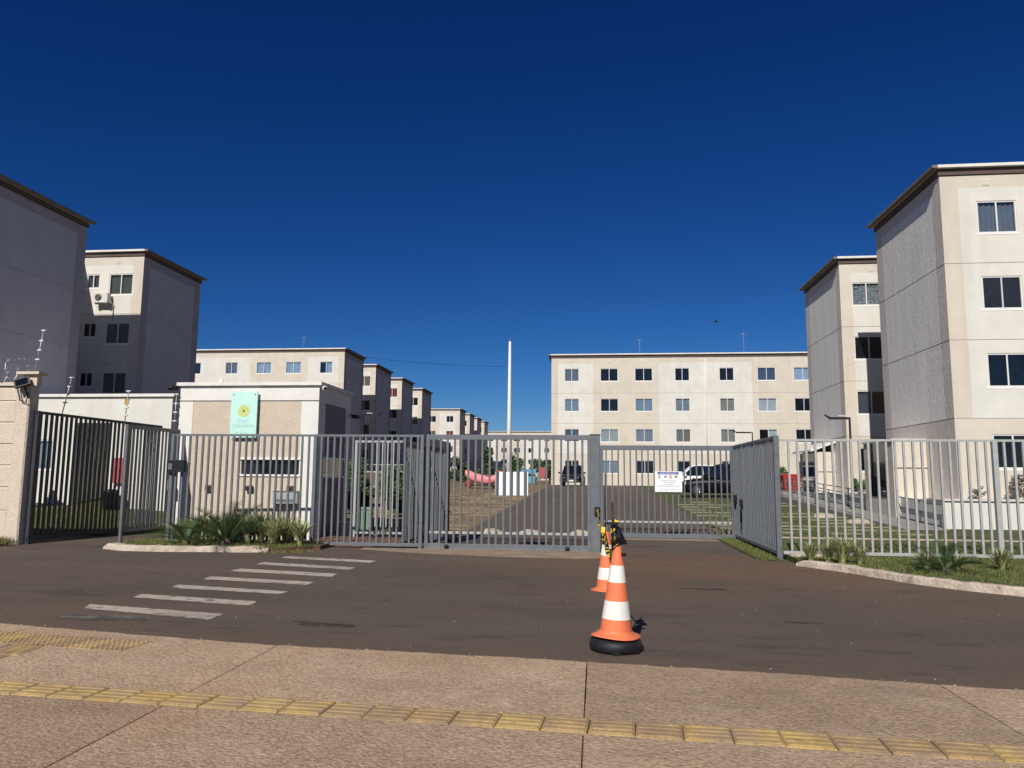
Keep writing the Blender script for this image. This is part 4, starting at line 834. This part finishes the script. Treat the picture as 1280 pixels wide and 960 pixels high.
# grass blades
def blades(name, n, region, h, mats, z=lambda x, y: .1):
    mb = MB(); c = 0
    while c < n:
        x, y = region()
        if x is None: continue
        a = random.uniform(0,6.28); L = h*random.uniform(.5,1.2); lx = random.uniform(-.5,.5)*L; ly = random.uniform(-.5,.5)*L; w_ = .006+.004*random.random(); zz = z(x,y)-.004
        mb.add([(x-w_*math.cos(a),y-w_*math.sin(a),zz),(x+w_*math.cos(a),y+w_*math.sin(a),zz),(x+lx,y+ly,zz+L)], [(0,1,2)], 0 if random.random() < .75 else 1); c += 1
    o = link(name, mb.mesh(name, mats)); o['kind'] = 'stuff'; return o
def kx(y):                                    # x of the right lawn edge at y
    for (a,b),(c,d) in zip(RL, RL[1:]):
        if d <= y <= b: return a+(c-a)*(b-y)/(b-d)
    return 3.8
def rl_():
    y = random.triangular(11.0,21,13.5); x = random.uniform(3.8,11.5)
    return (x,y) if x > kx(y)+.02 else (None,None)
blades('grass', 24000, rl_, .055, [M['grass'], M['drygrass']])
def rb_():
    y = random.uniform(21,33); return (random.uniform(3.7,9.4), y)
blades('grass', 9000, rb_, .05, [M['grass'], M['drygrass']], lambda x, y: max(.1, T(y)))
def lb_():
    x = random.uniform(-10.4,-6.1); y = random.uniform(15.35,16.9)
    e = 15.4+(.35 if x < -9.9 else 0)+max(0,(x+6.85)*.9); return (x,y) if y > e else (None,None)
blades('grass', 5000, lb_, .07, [M['grass'], M['drygrass']], lambda x, y: .09)
blades('grass', 1500, lambda: (random.uniform(3.25,3.62), random.uniform(15.7,21.1)), .07, [M['grass'], M['drygrass']], lambda x, y: .03)
blades('grass', 700, lambda: (random.uniform(-7.0,-6.0), random.triangular(15.2,16.2,15.6)), .06, [M['drygrass'], M['grass']], lambda x, y: .0)
blades('weeds', 500, lambda: (random.triangular(-13.9,-12.9,-13.2), random.uniform(15.6,16.0)), .16, [M['drygrass'], M['grass']], lambda x, y: .05)
blades('grass', 9000, lambda: (random.uniform(-20,-13), random.uniform(19.5,26.5)), .06, [M['grass'], M['drygrass']], lambda x, y: TL(x,y)+.01)
# shrubs and small trees
def leaves(rnd, n, c, rad, size, clumps=9):
    mb = MB(); cs = []
    for _ in range(clumps):
        d = Vector((rnd.gauss(0,1), rnd.gauss(0,1), rnd.gauss(0,1))).normalized()*rnd.uniform(.25,.8); cs.append((Vector((c[0]+d.x*rad[0], c[1]+d.y*rad[1], c[2]+d.z*rad[2])), rnd.uniform(.25,.45)))
    for _ in range(n):
        cc, k = rnd.choice(cs); d = Vector((rnd.gauss(0,1), rnd.gauss(0,1), rnd.gauss(0,1))).normalized()*(rnd.random()**.5)*k
        p = cc+Vector((d.x*rad[0], d.y*rad[1], d.z*rad[2])); u = Vector((rnd.gauss(0,1), rnd.gauss(0,1), rnd.gauss(0,.6))).normalized(); v = u.orthogonal().normalized(); s = size*rnd.uniform(.6,1.3)
        mb.add([p-u*s, p+v*s*.45, p+u*s, p-v*s*.45], [(0,1,2,3)], 0 if rnd.random() < .7 else 1)
    return mb
def shrub(name, label, cat, loc, rad, n, size, seed, mats, trunk=.5, group=None):
    rnd = random.Random(seed); t = thing(name, label, cat, loc, 0, group)
    part('crown' if cat == 'tree' else 'foliage', leaves(rnd, n, (0,0,trunk+rad[2]*.9), rad, size, 10), mats, t)
    mb = MB(); mb.tube([(0,0,-.05),(.05,0,trunk*.6),(.02,0,trunk+rad[2]*.7)], [.07*rad[2]+.02,.05*rad[2]+.015,.015], 6)
    for k in range(4):
        a = k*1.6+rnd.random(); mb.tube([(.04,0,trunk*.7),(.5*rad[0]*math.cos(a),.5*rad[1]*math.sin(a),trunk+rad[2]*.8)], [.03*rad[2]+.01,.008], 5)
    part('trunk', mb, M['bark'], t)
BB = [M['bush'], M['bush2']]
shrub('shrub', 'dark conical shrub in front of the service building, seen through the left gate', 'shrub', (-20.9,25.6,.6), (.5,.5,.7), 900, .08, 1, BB, .1)
for i, (x, y, r_, h, lb) in enumerate(((-15.4,84,1.5,1.6,'round bush left of the white pole, far behind the driveway'), (-12.3,86,1.2,2.0,'leafy small tree just left of the white pole'), (-9.0,85,1.5,1.5,'spreading small tree just right of the white pole'), (-6.4,86,1.2,1.3,'thin small tree near the left corner of the centre block'), (-4.9,80,.5,1.3,'narrow dark shrub at the left corner of the centre block'))):
    shrub('small_tree' if i in (1,2,3) else 'shrub', lb, 'tree' if i in (1,2,3) else 'shrub', (x,y,1.0), (r_,1.2,h), 1100, .17, 10+i, BB, .6 if i in (1,2,3) else .2)
mb = MB(); mb.box(-24,-5.5,90,90.4,.9,2.7)
hg = leaves(random.Random(5), 5200, (-15,89.9,1.7), (9.5,.5,1.2), .2, 40)
t = tag(link('hedge', hg.mesh('hedge', BB)), 'dark clipped hedge running along behind the small trees', 'hedge')
for i, (x, y, z, lb) in enumerate(((-8.25,25.5,.1,'dark shrub by the green cabinet beside the guardhouse'), (-7.2,27.2,.15,'broad dark shrub behind the inner pedestrian gate'), (-6.2,24.5,.1,'small dark shrub right of the green cabinet'))):
    shrub('shrub', lb, 'shrub', (x,y,z), (.75,.6,.62), 1100, .08, 30+i, [M['bush'], M['bush2']], .15)
for i, (x, y, s, lb) in enumerate(((13.6,26.1,.55,'purple leafy shrub on the white ledge below the lowest right window'), (14.6,26.1,.7,'second purple leafy shrub on the white ledge, at the photo edge'), (12.3,26.2,.25,'tiny dark plant on the white ledge at the block corner'))):
    shrub('shrub', lb, 'shrub', (x,y,1.04), (s,.3,s*.8), int(900*s), .05, 50+i, [M['purple_leaf'], M['bush']], .06)
for i, (x, y, z, r_, lb) in enumerate(((-10.6,33,.3,1.1,'large dark shrub in the grounds behind the inner gate, left one'), (-8.6,31.5,.25,1.0,'large dark shrub in the grounds behind the inner gate, middle one'), (-13.2,40,.5,1.5,'farthest dark shrub in the grounds behind the inner gate'))):
    shrub('shrub', lb, 'shrub', (x,y,z), (r_,.9,.85*r_), 1600, .10, 70+i, [M['bush'], M['bush2']], .15)
shrub('shrub', 'rounded bright green bush beside the ramp between the right-hand blocks', 'shrub', (11.35,34.6,.95), (.42,.5,.45), 800, .06, 60, [M['bush2'], M['bush']], .05)
shrub('shrub', 'leafy dark shrub behind the red container', 'shrub', (13.0,56,.85), (1.0,.6,.9), 900, .12, 61, BB, .3)

# ------------------------------------------------------------------ poles, lamps, wires
t = thing('concrete_pole', 'tall tapering white concrete pole rising behind the white board', 'pole', (-6.68,58,.9)); part('shaft', MB().tube([(0,0,-.1),(.01,0,5),(.02,0,11.3)], [.19,.15,.09], 14), M['poleconc'], t)
part('top_pin', MB().tube([(.02,0,11.3),(.02,0,11.6)], .02, 6), M['steel'], t); part('clamp', MB().box(-.02,.2,-.04,.04,10.2,10.26), M['steel'], t)
def lamp_post(label, x, y, z0, z1, armx, heads=1):
    t = thing('street_lamp', label, 'street lamp', (x,y,z0), 0, 'slim black street lamps'); h = z1-z0
    part('pole', MB().tube([(0,0,-.1),(0,0,h)], [.055,.04], 10), M['black'], t); part('arm', MB().tube([(0,0,h-.04),(armx*.25,0,h-.02)], .03, 6), M['black'], t)
    part('lamp_head', MB().bev(min(.1*armx,armx),max(.1*armx,armx),-.11,.11,h-.09,h-.0,.02), M['black'], t)
    part('lens', MB().box(min(.3*armx,.9*armx),max(.3*armx,.9*armx),-.08,.08,h-.10,h-.09), M['lampglass'], t)
    part('solar_panel', MB().box(min(.25*armx,.6*armx),max(.25*armx,.6*armx),-.13,.13,h+.03,h+.06), M['lampglass'], t)
    part('sensor', MB().tube([(armx,0,h-.03),(armx*1.25,0,h+.1)], .04, 6), M['black'], t)
lamp_post('slim black street lamp on the lawn in front of the second right-hand block', 10.3, 32.1, .27, 4.16, -.78)
lamp_post('slim black street lamp behind the grey side fence, before the centre block', 11.0, 55, .8, 4.95, -1.1)
lamp_post('slim black street lamp in the shade behind the guardhouse', -14.2, 45, .6, 5.4, 1.0)
mb = MB(); pts = []
a, b = Vector((-24,69.2,13.2)), Vector((-6.68,58,10.2))
for i in range(25): u = i/24; p = a.lerp(b, u); p.z -= 1.0*4*u*(1-u)*.25; pts.append(p)
mb.tube(pts, .012, 4); mb.move((15,-64,-11)); o = tag(link('overhead_cable', mb.mesh('overhead_cable', M['black']), None, (15*-1,64,11)), 'thin overhead cable from the left blocks to the white pole', 'cable')
bd = thing('bird', 'tiny dark bird flying in the blue sky above the centre block', 'bird', (7.11,45,10.87)); bd.scale = (.7,.7,.7); 
part('body', MB().lathe([(.01,-.2),(.05,-.1),(.06,.05),(.035,.14),(.01,.2)], 8).xf(Matrix.Rotation(R(90),4,'Y')), M['black'], bd)
for s in (-1, 1): part('wing', MB().add([(-.06,0,0),(.08,0,0),(.0,s*.32,.12),(-.06,s*.28,.1)], [(0,1,2,3)]), M['black'], bd)

# ------------------------------------------------------------------ cars and small things in the grounds
def car(label, loc, rz, paint, L=4.4, W=1.8, H=1.68, grp=None):
    t = thing('parked_car', label, 'car', loc, rz, grp)
    def loft(rings, n_close=True):
        mb = MB(); n = len(rings[0]); v = [p for r_ in rings for p in r_]; f = []
        for i in range(len(rings)-1):
            for k in range(n): f.append((i*n+k, i*n+(k+1)%n, (i+1)*n+(k+1)%n, (i+1)*n+k))
        f += [tuple(range(n-1,-1,-1)), tuple(range((len(rings)-1)*n, len(rings)*n))]; mb.add(v, f, 0, True); return mb
    hw = W/2; belt = H*.60; sill = .24
    def ring(x, w_, zlo, zhi): return [(x,-w_*.92,zlo),(x,-w_,zlo+.12),(x,-w_,zlo+(zhi-zlo)*.65),(x,-w_*.93,zhi-.03),(x,-w_*.80,zhi),(x,w_*.80,zhi),(x,w_*.93,zhi-.03),(x,w_,zlo+(zhi-zlo)*.65),(x,w_,zlo+.12),(x,w_*.92,zlo)]
    f_ = L/2
    st_ = [(-f_,.86,.42,belt*.86),(-f_+.06,.93,.32,belt*.95),(-f_+.4,1,.25,belt),(-.4,1,sill,belt),(f_*.36,1,sill,belt-.01),(f_*.62,.98,.25,belt-.06),(f_-.35,.95,.26,belt-.14),(f_-.08,.86,.30,belt-.24),(f_,.74,.36,belt-.34)]
    b = part('body', loft([ring(x, hw*w_, zl, zh) for x, w_, zl, zh in st_]), paint, t)
    def cr(x, w_, z): return [(x,-w_,z),(x,w_,z)]
    cab = [(-f_+.18,.84,belt-.02),(-f_+.50,.70,H-.10),(-f_+.9,.68,H-.02),(.1,.68,H),(f_*.12+.12,.70,H-.06),(f_*.50,.84,belt-.04)]
    v = []
    for x, w_, z in cab: v += [(x,-hw*w_,z),(x,hw*w_,z)]
    mb = MB(); n = len(cab); mb.add(v, [(2*i,2*i+1,2*i+3,2*i+2) for i in range(n-1)]+[tuple(2*i for i in range(n))[::-1], tuple(2*i+1 for i in range(n))], 0); part('cabin_glass', mb, M['darkglass'], t)
    mb = MB(); rp = [(-f_+.48,.71,H-.09),(-f_+.9,.69,H+.0),(.1,.69,H+.02),(f_*.12+.14,.71,H-.05)]
    v = []
    for x, w_, z in rp: v += [(x,-hw*w_,z-.03),(x,hw*w_,z-.03),(x,hw*w_*.96,z+.025),(x,-hw*w_*.96,z+.025)]
    f = []
    for i in range(3):
        for k in range(4): f.append((4*i+k,4*i+(k+1)%4,4*i+4+(k+1)%4,4*i+4+k))
    f += [(3,2,1,0),(12,13,14,15)]; mb.add(v, f, 0); part('roof', mb, paint, t)
    for s in (-1, 1):
        for (xa,wa,za),(xb,wb,zb) in (((f_*.49,.845,belt-.03),(f_*.12+.12,.71,H-.06)), ((-.35,.845,belt),(-.30,.70,H-.03)), ((-f_+.75,.85,belt),(-f_+.8,.70,H-.04)), ((-f_+.2,.845,belt),(-f_+.5,.71,H-.10))):
            part('pillar', MB().tube([(xa,s*hw*wa,za),(xb,s*hw*wb,zb)], .04, 6), paint, t)
        part('mirror', MB().bev(f_*.36,f_*.36+.12,s*hw-.02 if s > 0 else -hw-.2,s*hw+.2 if s > 0 else -hw+.02,belt-.02,belt+.12,.03), paint, t)
        part('headlight', MB().add([(f_-.30,s*hw*.90,belt-.24),(f_-.02,s*hw*.60,belt-.30),(f_-.02,s*hw*.60,belt-.44),(f_-.26,s*hw*.93,belt-.40)], [(0,1,2,3)] if s < 0 else [(3,2,1,0)]).move((.03,s*.015,0)), M['lampglass'], t)
        part('tail_light', MB().box(-f_-.015,-f_+.1,min(s*hw*.62,s*hw*.86),max(s*hw*.62,s*hw*.86),belt-.28,belt-.1), M['red'], t)
        for x in (f_*.58+.1, -f_*.60):
            wm = MB().lathe([(.20,-.1),(.31,-.11),(.335,-.08),(.335,.08),(.31,.11),(.20,.1)], 22).xf(Matrix.Rotation(R(90),4,'X')); wh = part('wheel', wm.move((x, s*(hw-.1), .335)), M['rubber'], t)
            rm = MB().lathe([(.21,0),(.2,.02),(.05,.03)], 18).xf(Matrix.Rotation(R(-90*s),4,'X')); rm.move((x, s*(hw+.0), .335))
            for k in range(5):
                a = k*1.2566; rm.tube([(x+.04*math.cos(a), s*(hw+.035), .335+.04*math.sin(a)),(x+.2*math.cos(a), s*(hw+.02), .335+.2*math.sin(a))], .025, 4)
            link('rim', rm.mesh('rim', M['chrome']), wh)
            part('wheel_arch', MB().tube([(x+.38*math.cos(a_*.3142), s*(hw+.004), .335+.38*math.sin(a_*.3142)) for a_ in range(11)], .035, 5), M['black'], t)
        for x in (.25,-.85): part('door_handle', MB().box(x,x+.16,min(s*(hw+.0),s*(hw+.03)),max(s*(hw+.0),s*(hw+.03)),belt-.18,belt-.14), M['chrome'], t)
    part('grille', MB().box(f_-.06,f_+.012,-hw*.5,hw*.5,.50,.66), M['black'], t); part('bumper', MB().bev(f_-.12,f_+.05,-hw*.8,hw*.8,.28,.46,.03), M['black'], t)
    part('number_plate', MB().box(f_+.05,f_+.06,-.2,.2,.34,.46), M['white_paint'], t); part('number_plate', MB().box(-f_-.02,-f_,-.2,.2,.55,.67), M['white_paint'], t)
    return t
car('black car parked on the right lawn behind the recessed gate', (7.2,44.6,T(44.6)), R(176), M['carblack'], 4.7, 1.86, 1.86)
car('white car parked beyond the black car on the right lawn', (6.9,53.5,T(53.5)), R(180), M['carwhite'], 4.5, 1.8, 1.72)
car('black car seen end-on before the left corner of the centre block', (-1.9,62.4,1.0), R(-92), M['carblack'], 4.3, 1.8, 1.62)
car('dark car mostly hidden behind the grey side fence', (9.6,60,1.0-.05), R(180), M['carblack'], 4.3, 1.75, 1.75)
# pink scooter
ps = thing('scooter', 'pink scooter with dark red wheels on the dry lawn left of the white board', 'scooter', (-8.2,54.5,.82), R(4))
mb = MB(); prof = [(-1.22,1.12,.16),(-1.05,.98,.34),(-.6,.78,.36),(0,.62,.34),(.6,.60,.34),(1.1,.72,.28),(1.35,.82,.1)]; v = []; f = []
for x, z, h in prof:
    for a in range(10): v.append((x, .24*math.cos(a*.628), z+h*math.sin(a*.628)))
for i in range(len(prof)-1):
    for k in range(10): f.append((i*10+k, i*10+(k+1)%10, (i+1)*10+(k+1)%10, (i+1)*10+k))
mb.add(v, f, 0, True); part('body_shell', mb, M['pink'], ps)
for x in (-.95,.95):
    wm = MB().lathe([(.12,-.05),(.28,-.06),(.31,0),(.28,.06),(.12,.05)], 18).xf(Matrix.Rotation(R(90),4,'X')); part('wheel', wm.move((x,0,.31)), M['darkred'], ps)
part('footboard', MB().box(-.8,.9,-.2,.2,.16,.26), M['black'], ps); part('seat', MB().bev(.2,1.1,-.17,.17,.78,.9,.04), M['black'], ps)
part('top_case', MB().bev(1.0,1.4,-.22,.22,.9,1.3,.05), M['red'], ps); part('handlebar', MB().tube([(-.95,-.35,1.25),(-1.0,0,1.15),(-.95,.35,1.25)], .03, 6), M['darkred'], ps); part('fork', MB().tube([(-.95,0,.31),(-1.05,0,1.15)], .05, 6), M['darkred'], ps)
# red container, utility boxes, stall, stones
t = thing('container', 'red wheeled waste container seen between the fences on the right', 'bin', (12.4,50.5,.72)); part('body', MB().add([(-.45,-.4,.1),(.45,-.4,.1),(.45,.4,.1),(-.45,.4,.1),(-.56,-.5,1.15),(.56,-.5,1.15),(.56,.5,1.15),(-.56,.5,1.15)], [(3,2,1,0),(4,5,6,7),(0,1,5,4),(1,2,6,5),(2,3,7,6),(3,0,4,7)]), M['red'], t)
part('lid', MB().bev(-.6,.6,-.54,.54,1.15,1.25,.04), M['red'], t)
for xx in (-.35,.35): part('wheel', MB().lathe([(.02,-.03),(.1,-.03),(.1,.03),(.02,.03)], 12).xf(Matrix.Rotation(R(90),4,'X')).move((xx,-.42,.1)), M['black'], t)
for i in range(3): part('rib', MB().box(-.3+.3*i-.03,-.3+.3*i+.03,-.505,-.42,.3,1.0), M['darkred'], t)
t = thing('utility_cabinet', 'pale green utility cabinet on the paving beside the guardhouse', 'cabinet', (-6.15,19.95,0)); part('body', MB().bev(-.17,.17,-.16,.16,0,.72,.02), M['green_box'], t); part('lid', MB().bev(-.19,.19,-.18,.18,.722,.78,.02), M['green_box'], t); part('door', MB().box(-.13,.13,-.172,-.16,.06,.66), M['green_box'], t)
for x, lb in ((-6.62,'black low box left of the green cabinet'), (-5.3,'black low planter right of the green cabinet')):
    t = thing('low_box', lb, 'box', (x,20.3,0)); part('body', MB().bev(-.3,.3,-.12,.12,0,.34,.02), M['black'], t); part('rim', MB().bev(-.32,.32,-.14,.14,.342,.38,.01), M['rubber'], t)
t = thing('motorcycle', 'grey covered motorcycle behind the inner gate', 'motorcycle', (-7.0,29.5,.2), R(5))
mb = MB(); v = []; f = []; pr_ = [(-.9,.55,.1),(-.6,.78,.2),(-.2,.95,.28),(.3,.85,.25),(.7,.95,.22),(1.0,.6,.1)]
for x, z, h in pr_:
    for a in range(10): v.append((x,.26*math.cos(a*.628),z+h*math.sin(a*.628)))
for i in range(len(pr_)-1):
    for k in range(10): f.append((i*10+k,i*10+(k+1)%10,(i+1)*10+(k+1)%10,(i+1)*10+k))
mb.add(v, f, 0, True); part('cover', mb, M['greypaint'], t)
for x in (-.7,.7): part('wheel', MB().lathe([(.15,-.05),(.28,-.05),(.31,0),(.28,.05),(.15,.05)], 18).xf(Matrix.Rotation(R(90),4,'X')).move((x,0,.31)), M['rubber'], t)
t = thing('railing', 'white railing, greyed to look shaded, behind the inner gate', 'railing', (-15.6,46,.6)); fence(t, (-15.6,46), (-10.8,46), .3, 1.75, .2, .03, .03, M['greypaint'], .05, .05, (.03,2.4,4.77))  # shade on the white railing is painted in with grey
t = thing('blue_stall', 'small blue covered stall before the far block, left of the centre block', 'stall', (-7.1,80,1.0)); part('awning', MB().add([(-.8,-.6,1.0),(.8,-.6,1.0),(.8,.6,1.5),(-.8,.6,1.5)], [(0,1,2,3)]), M['blue'], t); part('counter', MB().box(-.7,.7,-.3,.3,0,.9), M['blue'], t)
for sx in (-.75,.75): part('leg', MB().tube([(sx,-.55,0),(sx,-.55,1.0)], .03, 5), M['steel'], t)
t = thing('banner', 'upright red banner near the left corner of the centre block', 'banner', (-5.6,80,1.0)); part('cloth', MB().box(-.25,.25,-.01,.01,.6,1.7), M['redpanel'], t); part('staff', MB().tube([(-.27,0,0),(-.27,0,1.8)], .025, 5), M['steel'], t)
def stone(label, x, y, z, s, seed):
    rnd = random.Random(seed); mb = MB(); v = []; n = 9
    for j, (rr, zz) in enumerate(((1,-.2),(1.05,.15),(.8,.42),(.35,.58))):
        for k in range(n): a = 2*math.pi*k/n; q = s*rr*rnd.uniform(.82,1.15); v.append((q*math.cos(a)*1.3, q*math.sin(a), s*zz*rnd.uniform(.85,1.1)))
    f = [(i*n+k,i*n+(k+1)%n,(i+1)*n+(k+1)%n,(i+1)*n+k) for i in range(3) for k in range(n)]+[tuple(range(3*n,4*n))]; mb.add(v, f, 0, False)
    tag(link('stone', mb.mesh('stone', M['stone']), None, (x,y,z)), label, 'stone', 'pale stones')
stone('pale stone on the right lawn, left of two', 8.45, 29.7, .2, .32, 1); stone('pale stone on the right lawn, right of two and nearer', 8.85, 27.2, .14, .30, 2)
stone('pale stone behind the sliding gate, leftmost of three', -3.0, 21.7, .0, .26, 3); stone('pale stone behind the sliding gate, middle of three', -1.9, 21.8, .0, .24, 4); stone('pale stone behind the sliding gate, beside the thick post', -.45, 21.6, .0, .26, 5)
stone('small pale rock at the foot of the right fence, by the side fence corner', 3.95, 15.75, .1, .12, 6); stone('larger pale rock at the foot of the right fence', 4.3, 15.75, .1, .14, 7)
mb = MB(); mb.box(3.8,30,20.55,20.75,.05,.125); struct('path_edging', mb, M['kerb'])
